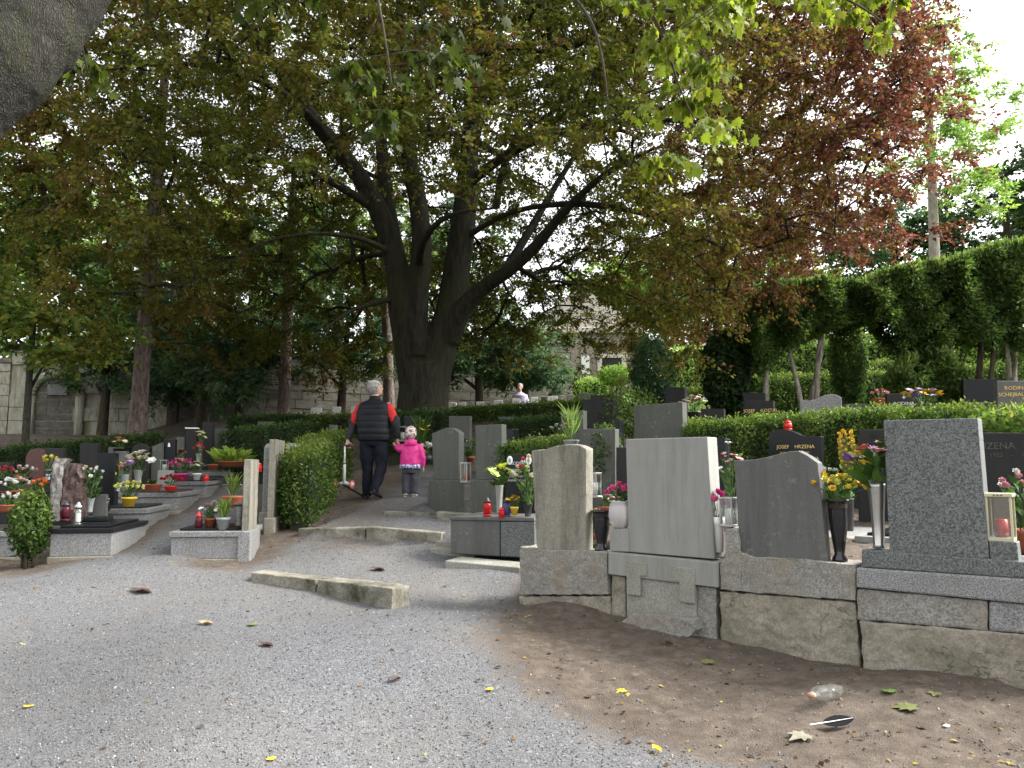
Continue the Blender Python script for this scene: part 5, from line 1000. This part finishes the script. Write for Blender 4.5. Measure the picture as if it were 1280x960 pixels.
posy('small terracotta pot with a green shoot beside the hosta', 266, 588, 12.6, 'pot', .09, .1, M_terra, ['white'], 2, .04, .15, 'open', .02, 30)
posy('red roses beside the tallest dark headstone', 248, 576, 13, 'tall', .05, .12, M_granite_l, ['red', 'coral'], 7, .09, .14, 'rose', .06, 20)
posy('yellow green lily spray before the tall white topped headstone', 250, 562, 13.2, 'tall', .05, .1, M_greyp, ['lime', 'cream'], 6, .08, .2, 'star', .06, 20)
posy('red and white flowers before the black headstone with white figure', 224, 578, 12.4, 'bowl', .08, .08, M_dark, ['red', 'cream', 'darkred'], 10, .12, .12, 'open', .05, 24)
posy('orange and cream flowers before the dark hedge left of the pine', 149, 568, 12.3, 'bowl', .1, .1, M_blackp, ['orange', 'cream', 'white'], 9, .12, .14, 'open', .05, 30)
for lab, px, py, Yq, fl, n, sp in [('magenta and red flowers at the left edge', 4, 606, 9.3, ['magenta', 'red', 'red'], 11, .13), ('white chrysanthemums with one orange bloom at the left edge', 20, 622, 8.8, ['white', 'white', 'white', 'orange'], 20, .17), ('orange begonias with yellow tips above the leafy shrub', 48, 624, 8.7, ['orange', 'orange', 'yellow'], 14, .10), ('white and dark red wreath flowers lowest at the left edge', 8, 640, 8.5, ['white', 'white', 'darkred'], 15, .15), ('pale pink and yellow flowers before the dark red headstone', 29, 605, 9.6, ['palepink', 'cream', 'white'], 14, .14)]:
    posy(lab, px, py, Yq, 'bowl', .1, .08, M_terra if 'white' in lab else M_blackp, fl, n, sp, .13, 'pom' if n > 12 else 'rose', .045, 40)
posy('white and red flowers in a terracotta pot on the lone granite grave', 263, 659, 8.4, 'pot', .07, .10, M_terra, ['white', 'palepink', 'darkred', 'white'], 17, .13, .16, 'open', .032, 40)
posy('dry heather in a grey pot on the lone granite grave', 279, 662, 8.3, 'pot', .075, .13, M_greyp, ['palepink', 'coral'], 6, .08, .14, 'star', .02, 110, ll=.13, lm=L_light, lw=.1)
posy('silvery plant in a terracotta planter beside the pale upright stone', 290, 634, 9.0, 'bowl', .12, .13, M_terra, ['white'], 3, .1, .2, 'star', .02, 70, ll=.17, lm=L_green, lw=.1)
candle('red glass lantern at the left end of the lone granite grave', 248, 663, 8.3, .04, .2, M_gdark, M_redp)
posy('grey stone vase before the pale upright stone', 298, 657, 8.4, 'vase', .06, .24, M_granite, ['white'], 0, .05, .05, leaves=0, cat='vase', name='stone_vase')
candle('red candle behind the pale upright stone', 322, 590, 9.2, .05, .12, M_gred, M_redp)
posy('white blossoms on the path hedge top near the pale stone', 390, 566, 11, None, 0, 0, None, ['white'], 16, .22, .16, 'star', .045, 30, name='white_flowers')
# ------------------------------------------------ people
M_skin = plain('skin', (.50, .29, .21), .55, 0, .1); M_hair = plain('grey_hair', (.36, .35, .33), .8, 0, .35, 60, bmp=.6); M_vest = plain('navy_quilted', (.005, .006, .010), .6, 0, .3, 30, .25); M_redc = plain('red_fleece', (.50, .02, .018), .85); M_blk = plain('black_cloth', (.012, .012, .014), .8); M_trou = plain('navy_trousers', (.010, .011, .018), .9, 0, .3, 20, .2, bmp=.3); M_shoe = plain('dark_shoe', (.03, .028, .026), .7)
M_pinkc = plain('pink_jacket', (.62, .025, .22), .6, 0, .12); M_hem = stone('patterned_hem', (.10, .12, .35), (.75, .75, .8), 34, .8, None, 0, 0, 0, contrast=.05); M_gtr = plain('grey_trousers', (.055, .055, .07), .9, 0, .3, 20); M_beige = plain('beige_shoe', (.50, .42, .34), .7); M_hat = stone('patterned_hat', (.22, .12, .09), (.74, .70, .68), 24, .8, None, 0, 0, 0, contrast=.06)
def fingers(mb, w, d, n_, side, curl=1.0, s=1.0):
    """a hand: palm from wrist w along d, back-of-hand normal n_, thumb towards side"""
    d, n_, side = Vector(d).normalized(), Vector(n_).normalized(), Vector(side).normalized(); w = Vector(w)
    mb.tube([w, w+d*.03*s, w+d*.085*s], [.024*s, .034*s, .036*s], 10, True, (1, .6))
    for k, L in enumerate((.07, .08, .075, .06)):
        p = w+d*.082*s+side*(.027-.018*k)*s; a = .5*curl; q = p+(d*cos(a)-n_*sin(a))*L*.45*s; a2 = 1.5*curl; q2 = q+(d*cos(a2)-n_*sin(a2))*L*.35*s; a3 = 2.3*curl; q3 = q2+(d*cos(a3)-n_*sin(a3))*L*.25*s
        mb.tube([p, q, q2, q3], [.0105*s, .010*s, .009*s, .007*s], 7)
    p = w+d*.025*s+side*.024*s; mb.tube([p, p+(side*.7+d*.6-n_*.3)*.04*s, p+(side*.45+d*.85-n_*.8*curl)*.068*s], [.014*s, .0115*s, .008*s], 7)
def head(mb, c, s, turn):
    """skull, jaw, nose, ears, brow, mouth, neck; faces local +y turned by `turn`"""
    t = MB(); t.ball((0, -.01, .02), (.078, .098, .105), 16, 12); t.ball((0, .035, -.05), (.058, .062, .07), 12, 8)
    t.tube([(0, .085, .025), (0, .112, -.012), (0, .098, -.022)], [.009, .016, .012], 8); t.tube([(-.045, .078, .035), (0, .09, .04), (.045, .078, .035)], [.012, .015, .012], 7); t.tube([(-.024, .088, -.055), (0, .094, -.056), (.024, .088, -.055)], [.007, .010, .007], 6)
    for sx in (-1, 1): t.ball((sx*.080, -.005, -.005), (.012, .024, .034), 8, 6); t.ball((sx*.031, .082, .012), (.014, .009, .010), 8, 6)
    a = Matrix.Rotation(turn, 3, 'Z'); mb.add([Vector(c)+(a @ Vector(p))*s for p in t.v], t.f)
pm = at(466, 619, 11.6); gzm = H(pm.x, pm.y); man = thing('person', 'grey haired man in navy quilted vest and red sleeves walking away with a scooter', 'person', (pm.x, pm.y, gzm), R(-4))
SH = 1.46; EL = Vector((-.335, .03, 1.10)); WL = Vector((-.385, -.06, .86)); ER = Vector((.335, -.02, 1.12)); WR = Vector((.345, .06, .90))
mb = MB(); mb.loft([(0, 0, z, rx, ry) for z, rx, ry in ((.82, .14, .10), (.95, .165, .115), (1.10, .15, .10), (1.28, .165, .11), (1.40, .165, .10), (1.47, .10, .075))]); mb.tube([(0, -.01, 1.44), (.005, 0, 1.56)], [.062, .056], 12)
head(mb, (.01, .02, 1.66), 1.0, R(-55))
for sh, el, wr in ((Vector((-.19, 0, 1.42)), EL, WL), (Vector((.19, 0, 1.42)), ER, WR)): mb.tube([sh, (sh+el)/2, el, (el+wr)/2, wr], [.05, .047, .04, .036, .027], 10)
for s in (-1, 1): mb.tube([(.10*s, 0, .88), (-.10, .03, .48) if s < 0 else (.125, 0, .49), (-.09, .0, .08) if s < 0 else (.052, -.18, .12)], [.085, .06, .035], 10)
fingers(mb, WL, (-.12, -.1, -1), (-.6, -.8, 0), (.5, .1, 0), 1.15); fingers(mb, WR, (.1, .1, -1), (-.2, -1, 0), (-1, .2, 0), .9)
mb.build('body', M_skin, man, True, remesh=.0075)
mb = MB(); mb.ball((-.005, 0, 1.705), (.092, .098, .080), 16, 10); mb.ball((-.030, -.020, 1.645), (.075, .082, .085), 14, 8)
for k in range(40):
    a = rng.uniform(pi*.75, pi*1.65); z = 1.59+.16*rng.random(); mb.ball((-.01+.075*cos(a), .0+.08*sin(a), z), (.02, .02, .03), 6, 4)
hr = mb.build('hair', M_hair, man, True, remesh=.011)
d_ = rdir(3800); d_ = d_[(d_[:, 0]*.82+d_[:, 1]*.57 < .25) | (d_[:, 2] > .55)]; d_ = d_[d_[:, 2] > -.75]; C_ = d_*np.array([.10, .106, .098])+np.array([-.012, -.006, 1.680]); leafmesh('strands', M_hair, C_, unit(np.stack([d_[:, 0]*.5, -.5+0*d_[:, 0], -1.0+0*d_[:, 0]], -1)+.5*rdir(len(C_))), d_, .05, .006, .5, hr)
secs = []; zz = np.linspace(.86, 1.47, 74)
for z in zz:
    q = abs(sin((z-.86)/.61*pi*6.5))**.5; rx = np.interp(z, [.86, .95, 1.1, 1.3, 1.42, 1.47], [.25, .265, .26, .268, .235, .11]); ry = np.interp(z, [.86, 1.0, 1.2, 1.38, 1.47], [.165, .175, .17, .155, .09]); k = .955+.045*q; secs.append((.012*sin(z*9), -.01, z, rx*k, ry*k))
mb = MB(); mb.loft(secs, 30); v_ = mb.build('vest', M_vest, man, True); MB().loft([(.005, -.01, 1.45, .105, .095), (.005, -.012, 1.50, .085, .082), (.005, -.012, 1.535, .078, .076), (.005, -.012, 1.53, .066, .066)], 18).build('collar', M_vest, v_, True)
for sh, el, wr, sx in ((Vector((-.215, 0, 1.355)), EL, WL, -1), (Vector((.215, 0, 1.355)), ER, WR, 1)):
    j = MB().tube([sh+Vector((-.05*sx, 0, .05)), sh, (sh+el)/2+Vector((.012*sx, 0, 0)), el+Vector((0, 0, .03))], [.060, .078, .074, .064], 14).build('sleeve', M_redc, man, True, remesh=.014)
    MB().tube([el+Vector((.010*sx, -.008, .10)), el, (el*2+wr)/3, (el+wr*2)/3, wr-(wr-el)*.02], [.060, .068, .062, .056, .044], 14).build('forearm_panel', M_blk, j, True, remesh=.012)
    MB().tube([sh+Vector((.05*sx, -.03, -.10)), (sh+el)/2+Vector((.055*sx, -.03, -.02)), el+Vector((.045*sx, -.01, .06))], [.022, .032, .03], 8).build('sleeve_stripe', M_blk, j, True)
mb = MB(); mb.loft([(0, 0, z, rx, ry) for z, rx, ry in ((.78, .16, .12), (.84, .20, .15), (.93, .205, .15), (1.0, .19, .13))], 18)
mb.tube([(-.10, 0, .86), (-.105, .01, .68), (-.10, .03, .48), (-.095, .02, .28), (-.09, .01, .10), (-.09, 0, .045)], [.118, .105, .088, .078, .074, .076], 14)
mb.tube([(.10, 0, .86), (.12, 0, .68), (.125, .0, .49), (.10, -.08, .30), (.06, -.17, .15), (.05, -.185, .10)], [.118, .107, .09, .08, .074, .074], 14)
mb.build('trousers', M_trou, man, True, remesh=.016)
def shoe(mb, heel, toe, w, hh):
    heel, toe = Vector(heel), Vector(toe); d = toe-heel; L = d.length; d.normalize(); s = d.cross(Vector((0, 0, 1))).normalized(); u = s.cross(d); V = []; F = []; n = 12
    prof = [(0, .62, .55, .9), (.06, .8, .9, 1), (.3, .85, 1., 1), (.55, .95, .7, .7), (.8, 1., .5, .5), (.95, .7, .42, .4), (1, .35, .3, .3)]
    for t, ww, h1, h2 in prof:
        for k in range(n):
            a = 2*pi*k/n; V.append(heel+d*L*t+s*cos(a)*w*ww+u*(hh*.5*h1*(1+sin(a))))
    for i in range(len(prof)-1):
        for k in range(n): F.append((i*n+k, i*n+(k+1) % n, (i+1)*n+(k+1) % n, (i+1)*n+k))
    F += [tuple(range(n)), tuple(range(len(prof)*n-1, (len(prof)-1)*n-1, -1))]; mb.add(V, F)
mb = MB(); shoe(mb, (-.09, -.06, .0), (-.12, .22, .0), .048, .10); mb.build('shoe', M_shoe, man, True)
mb = MB(); shoe(mb, (.045, -.25, .09), (.13, -.02, .0), .05, .10); mb.build('shoe', M_shoe, man, True)
pc = at(513, 616, 11.55); child = thing('person', 'small child in bright pink hooded jacket and patterned hat, holding the hand of the man', 'person', (pc.x, pc.y, H(pc.x, pc.y)), R(0))
WCl = Vector((-.235, .03, .755)); ECl = Vector((-.17, -.02, .70)); WCr = Vector((.19, -.02, .45)); ECr = Vector((.175, -.03, .58))
mb = MB(); mb.loft([(0, 0, z, rx, ry) for z, rx, ry in ((.40, .10, .08), (.55, .115, .085), (.72, .11, .08), (.80, .05, .045))]); mb.tube([(0, 0, .78), (0, 0, .87)], [.036, .034], 10); head(mb, (0, .005, .945), .88, R(10))
for sh, el, wr in ((Vector((-.11, 0, .75)), ECl, WCl), (Vector((.11, 0, .75)), ECr, WCr)): mb.tube([sh, el, wr], [.032, .028, .02], 9)
for s in (-1, 1): mb.tube([(.055*s, 0, .42), (.06*s, .01, .22), (.06*s, 0, .05)], [.05, .04, .03], 9)
fingers(mb, WCl, (-.5, .1, .85), (.3, -1, 0), (-.6, .2, 0), .8, .55); fingers(mb, WCr, (.1, 0, -1), (1, 0, 0), (0, 1, 0), .5, .55); mb.build('body', M_skin, child, True, remesh=.0065)
MB().ball((0, -.012, .965), (.088, .10, .098), 16, 10).build('hat', M_hat, child, True); 
mb = MB(); mb.loft([(0, 0, z, rx, ry) for z, rx, ry in ((.47, .165, .125), (.54, .162, .125), (.64, .152, .12), (.74, .14, .11), (.80, .10, .085), (.835, .06, .06))], 22)
mb.tube([(-.09, 0, .76), ECl*.5+Vector((-.055, 0, .37)), ECl, WCl-(WCl-ECl)*.05], [.06, .058, .05, .042], 12); mb.tube([(.09, 0, .76), (.155, -.02, .68), ECr, WCr+Vector((0, 0, .01))], [.06, .058, .05, .042], 12)
j = mb.build('jacket', M_pinkc, child, True, remesh=.012); MB().loft([(0, 0, .43, .166, .128), (0, 0, .485, .17, .13)], 22).build('hem', M_hem, j, True)
mb = MB(); mb.ball((0, -.075, .80), (.10, .055, .06), 12, 8); mb.tube([(-.085, -.02, .835), (-.05, -.085, .83), (0, -.11, .81), (.05, -.085, .83), (.085, -.02, .835)], [.02, .03, .034, .03, .02], 8); mb.build('hood', M_pinkc, j, True, remesh=.01)
mb = MB(); mb.loft([(0, 0, .36, .12, .10), (0, 0, .47, .135, .105)], 16)
for s in (-1, 1): mb.tube([(.06*s, 0, .42), (.066*s, .005, .25), (.064*s, -.005, .12), (.064*s, -.005, .055)], [.075, .066, .06, .064], 12)
mb.build('trousers', M_gtr, child, True, remesh=.012)
for s in (-1, 1): mb = MB(); shoe(mb, (.064*s, -.065, 0), (.075*s, .10, 0), .038, .075); mb.build('shoe', M_beige, child, True)
TXF = bpy.data.textures.new('folds', 'CLOUDS'); TXF.noise_scale = .11; TXF.noise_depth = 2
for o in [c for p_ in (man, child) for c in p_.children_recursive if c.name.split('.')[0] in ('trousers', 'jacket', 'sleeve', 'forearm_panel', 'vest')]:
    d_ = o.modifiers.new('folds', 'DISPLACE'); d_.texture = TXF; d_.strength = .035 if 'vest' not in o.name else .022; d_.texture_coords = 'LOCAL'
# scooter held by the man
bpy.context.view_layer.update(); mw = man.matrix_world; hp = mw @ (WL+Vector((-.03, -.03, -.075)))
sc = thing('kick_scooter', "child's white three wheeled scooter held by its bar at the man's left side", 'scooter', (hp.x, hp.y, H(hp.x, hp.y)), R(-20)); z1 = hp.z-sc.location.z; M_wht = plain('white_paint', (.72, .72, .70), .35); M_pw = plain('pink_wheel', (.62, .16, .14), .5); M_deck = plain('grey_deck', (.12, .13, .13), .6)
MB().tube([(-.14, .02, z1+.005), (-.06, 0, z1+.002), (.06, 0, z1)], [.013]*3, 10).build('handlebar', M_dark, sc, True)
for s in (-1, 1): MB().tube([((-.15 if s < 0 else .03), .02 if s < 0 else 0, z1), ((-.07 if s < 0 else .09), 0, z1)], [.019, .019], 10).build('grip', M_dark, sc, True)
zb = .24
MB().tube([(.0, 0, z1-.005), (0, 0, zb+.25)], .013, 10).build('stem', M_wht, sc, True); MB().tube([(0, 0, zb+.30), (0, 0, zb+.25), (0, 0, zb+.02)], [.02, .022, .024], 10).build('tube', M_wht, sc, True); MB().tube([(0, 0, zb+.34), (0, 0, zb+.30)], .026, 10).build('collar', M_steel, sc, True)
MB().tube([(-.125, 0, zb-.01), (0, .01, zb+.02), (.125, 0, zb-.01)], [.018, .03, .018], 8).build('axle', M_wht, sc, True)
for s in (-1, 1):
    w_ = MB().lathe([(.062, -.012), (.065, 0), (.062, .012)], 18).build('wheel', M_pw, sc, True); w_.rotation_euler = (0, pi/2, 0); w_.location = (.14*s, 0, zb-.01); MB().lathe([(.03, -.016), (.03, .016)], 12).build('hub', M_wht, w_, True)
dk = MB().prism([(-.055, 0), (.055, 0), (.06, .012), (-.06, .012)], -.01, .40).build('deck', M_deck, sc, bevel=.006); dk.location = (.0, .0, zb-.02); dk.rotation_euler = (R(-28), 0, R(-28))
rw = MB().lathe([(.045, -.02), (.05, 0), (.045, .02)], 16).build('rear_wheel', M_dark, sc, True); rw.rotation_euler = (0, pi/2, R(-28)); rw.location = (.20, .36, .06)
# seated figure far behind on the bank
c = at(650, 505, 23); ps = thing('person', 'distant person in a pale lilac top bending over among the urn stones', 'person', (c.x, c.y, H(c.x, c.y)), 0); z0 = at(650, 496, 23).z-ps.location.z
mb = MB(); mb.loft([(0, 0, z0-.45, .15, .13), (0, 0, z0-.2, .19, .15), (0, -.03, z0+.02, .2, .15), (0, -.05, z0+.12, .09, .08)], 14); mb.tube([(0, -.05, z0+.1), (0, -.06, z0+.2)], .05, 8); head(mb, (0, -.06, z0+.28), .95, R(160))
for s in (-1, 1): mb.tube([(.17*s, 0, z0+.04), (.23*s, -.06, z0-.2), (.16*s, -.24, z0-.4)], [.05, .045, .03], 8); fingers(mb, (.16*s, -.24, z0-.4), (0, -.5, -1), (0, 1, -.4), (-s, 0, 0), .6)
for s in (-1, 1): mb.tube([(.09*s, 0, max(.35, z0-.4)), (.11*s, -.1, max(.2, (z0-.4)*.5)), (.1*s, 0, .03)], [.09, .07, .05], 9)
mb.build('body', M_skin, ps, True, remesh=.012); mb = MB(); mb.loft([(0, 0, z0-.5, .17, .15), (0, 0, z0-.2, .215, .17), (0, -.03, z0+.03, .22, .165), (0, -.05, z0+.12, .10, .09)], 14)
for s in (-1, 1): mb.tube([(.16*s, 0, z0+.05), (.235*s, -.06, z0-.2), (.17*s, -.22, z0-.37)], [.065, .06, .045], 8)
mb.build('shirt', plain('lilac_shirt', (.42, .38, .52), .8), ps, True, remesh=.016); MB().ball((0, -.04, z0+.32), (.09, .10, .09), 12, 8).build('hair', M_hair, ps, True)
mb = MB()
for s in (-1, 1): mb.tube([(.09*s, 0, max(.36, z0-.38)), (.11*s, -.1, max(.2, (z0-.4)*.5)), (.1*s, 0, .02)], [.12, .09, .07], 9)
mb.build('trousers', M_gtr, ps, True, remesh=.02)
# ------------------------------------------------ litter and fallen leaves
def lay(o, px, py, rz, dz=.01, label=None, cat=None, tilt=0):
    p = gp(px, py); o.location = (p.x, p.y, p.z+dz+float(clampnear(np.array([p.x]), np.array([p.y]))[0])); o.rotation_euler = (tilt, 0, rz); tag(o, label, cat); return o
M_bottle, nt, b = nodes('bottle_plastic'); b.inputs['Base Color'].default_value = (.24, .245, .225, 1); b.inputs['Roughness'].default_value = .2; b.inputs['Alpha'].default_value = .3
mb = MB(); mb.lathe([(.03, 0), (.045, .01), (.05, .06), (.046, .1), (.05, .14), (.03, .19), (.018, .205), (.018, .23)], 14); bt = thing('plastic_bottle', 'crumpled clear plastic bottle lying on the soil', 'bottle', (0, 0, 0)); k = mb.build('bottle_body', M_bottle, bt, True); k.rotation_euler = (0, R(86), 0); k.scale = (.8, 1.1, 1.25)
dm = k.modifiers.new('sub', 'SUBSURF'); dm.levels = 2; dm.render_levels = 2; dm = k.modifiers.new('crumple', 'DISPLACE'); dm.texture = TXC; dm.strength = .05; k2 = MB().lathe([(.021, .222), (.021, .24)], 12).build('cap', plain('pinkish_cap', (.45, .25, .16), .5), k, True); lay(bt, 1046, 876, R(222), .035)
mb = MB(); n = 16
for i in range(n):
    s = i/n; s2 = (i+1)/n; w1 = 0.030*sin(pi*min(1, s*1.02))**.6; w2 = .030*sin(pi*min(1, s2*1.02))**.6
    mb.add([(.05+.2*s, -w1, .004+.01*s*s), (.05+.2*s2, -w2, .004+.01*s2*s2), (.05+.2*s2, w2, .008), (.05+.2*s, w1, .008)], [(0, 1, 2, 3)])
fe = thing('feather', 'black feather with white quill on the soil', 'feather', (0, 0, 0)); mb.build('vane', plain('feather_black', (.006, .006, .007), .8, 0, .2, 30, .08), fe); MB().tube([(-.03, 0, .008), (.1, 0, .010), (.24, 0, .016)], [.003, .0025, .001], 5).build('quill', M_whitep, fe); lay(fe, 1018, 913, R(20), .025, None, None, R(42))
def fleaf(label, px, py, size, col, rz, kind='maple', group=None):
    T = MAPLE if kind == 'maple' else ([(0, 0, 0), (.24, .3, .05), (.22, .65, .09), (0, 1, .16), (-.22, .65, .03), (-.24, .3, .1), (0, .45, -.02)], [(6, 0, 1), (6, 1, 2), (6, 2, 3), (6, 3, 4), (6, 4, 5), (6, 5, 0)])
    m_ = FM.get(col) or LM[col]; V = [(x*size, y*size, z*size*1.2+.25*size*abs(x)) for x, y, z in T[0]]; o = link('fallen_leaf', newmesh('fallen_leaf', V, [tuple(f) for f in T[1]], m_)); so_ = o.modifiers.new('thick', 'SOLIDIFY'); so_.thickness = .0015
    return lay(o, px, py, rz, .012, label, 'leaf') if not group else tag(lay(o, px, py, rz, .012, label, 'leaf'), group=group)
LM = {k: plain('leaf_'+k, c, .7, 0, .3, 40) for k, c in {'brown': (.05, .028, .018), 'olive': (.10, .11, .03), 'green': (.09, .16, .03), 'yellow': (.16, .135, .04), 'tan': (.26, .2, .11), 'purple': (.05, .022, .03), 'pale': (.19, .18, .13)}.items()}
for a in [('large olive maple leaf on the soil right of the bottle', 1150, 893, .15, 'olive', 1.2), ('green maple leaf below the cracked foundation', 1118, 872, .09, 'green', .4), ('pale shrivelled leaf at the quill end of the feather', 1012, 922, .13, 'pale', 2.0), ('dark green leaf near the foundation of the speckled slab', 1170, 874, .08, 'olive', 2.5), ('dark curled leaf between the feather and the white scrap', 1158, 915, .05, 'brown', .8, 'beech'), ('dark brown leaf lying mid gravel below the kerb', 342, 809, .11, 'brown', 1.3, 'beech'), ('brown leaf on the gravel nearest the soil patch', 502, 850, .09, 'brown', 2.2, 'beech'), ('long dark leaf on the gravel left of the kerb', 190, 742, .2, 'brown', 1.5, 'beech'), ('tan leaf on the gravel below the kerb', 268, 781, .13, 'tan', 1.5, 'beech'), ('yellow green leaf right of the tan one', 320, 780, .09, 'green', 1.1), ('lime leaf at the left of the gravel', 34, 884, .055, 'yellow', .3), ('yellow leaf at the bottom edge of the gravel', 342, 951, .05, 'yellow', .9), ('yellow leaf at the gravel and soil border', 617, 868, .05, 'yellow', 1.7), ('yellow stem like leaf at the bottom of the soil border', 827, 948, .07, 'yellow', .5, 'beech'), ('green leaf patch on the soil below the third stone', 895, 832, .13, 'olive', 1.6), ('dark leaf on the soil below the panelled base', 842, 810, .1, 'brown', .7, 'beech'), ('curled dark leaf on the soil in front of the panelled base', 812, 858, .05, 'brown', 2.8, 'beech'), ('dark leaf on the path below the lower kerb step', 482, 714, .16, 'brown', 1.5, 'beech'), ('yellow leaf tuft on the soil left of the curled dark leaf', 783, 865, .07, 'yellow', 2.0)]:
    fleaf(*a)
o = rough([(0, -.014, .012, 0), (1, -.010, .013, .006)], .022, .003, 9, 3).build('paper_scrap', M_whitep); lay(o, 1186, 915, .5, .002, 'small white scrap on the soil', 'litter')
n = 2200; yy = 3+9*rng.random(n)**1.2; xx = (rng.random(n)*2-1)*yy*.7; k = (pathd(GRAVEL, xx, yy) < .35*rng.random(n)**1.0+.0) | (rng.random(n) < .3); xx, yy = xx[k], yy[k]; C = np.stack([xx, yy, hgt(xx, yy)+clampnear(xx, yy)+.008], -1)
ll = .018+.035*rng.random(len(xx))**2; nn = unit(np.array([0, 0, 1.])+.45*rdir(len(xx))); o = leafmesh('leaf_litter', L_litter, C, unit(np.cross(nn, rdir(len(xx)))), nn, ll, ll*.6, rng.random(len(xx))**1.3, None); tag(o, 'small dry leaves scattered over soil and gravel', 'leaf litter', kind='stuff')
n = 26000; xx = 22*rng.random(n)-2; yy = 13.5+20*rng.random(n)**1.3; k = (yy > 20.3+.15*xx) | (xx > 2.4); xx, yy = xx[k], yy[k]; C = np.stack([xx, yy, hgt(xx, yy)-.01], -1); o = leafmesh('grass', L_grass, C, unit(np.array([0, 0, 1.])+.5*rdir(len(xx))), rdir(len(xx)), .16*(.6+.7*rng.random(len(xx))), .035, rng.random(len(xx)), None); tag(o, 'sunny green grass on the bank behind the graves', 'grass', kind='stuff')
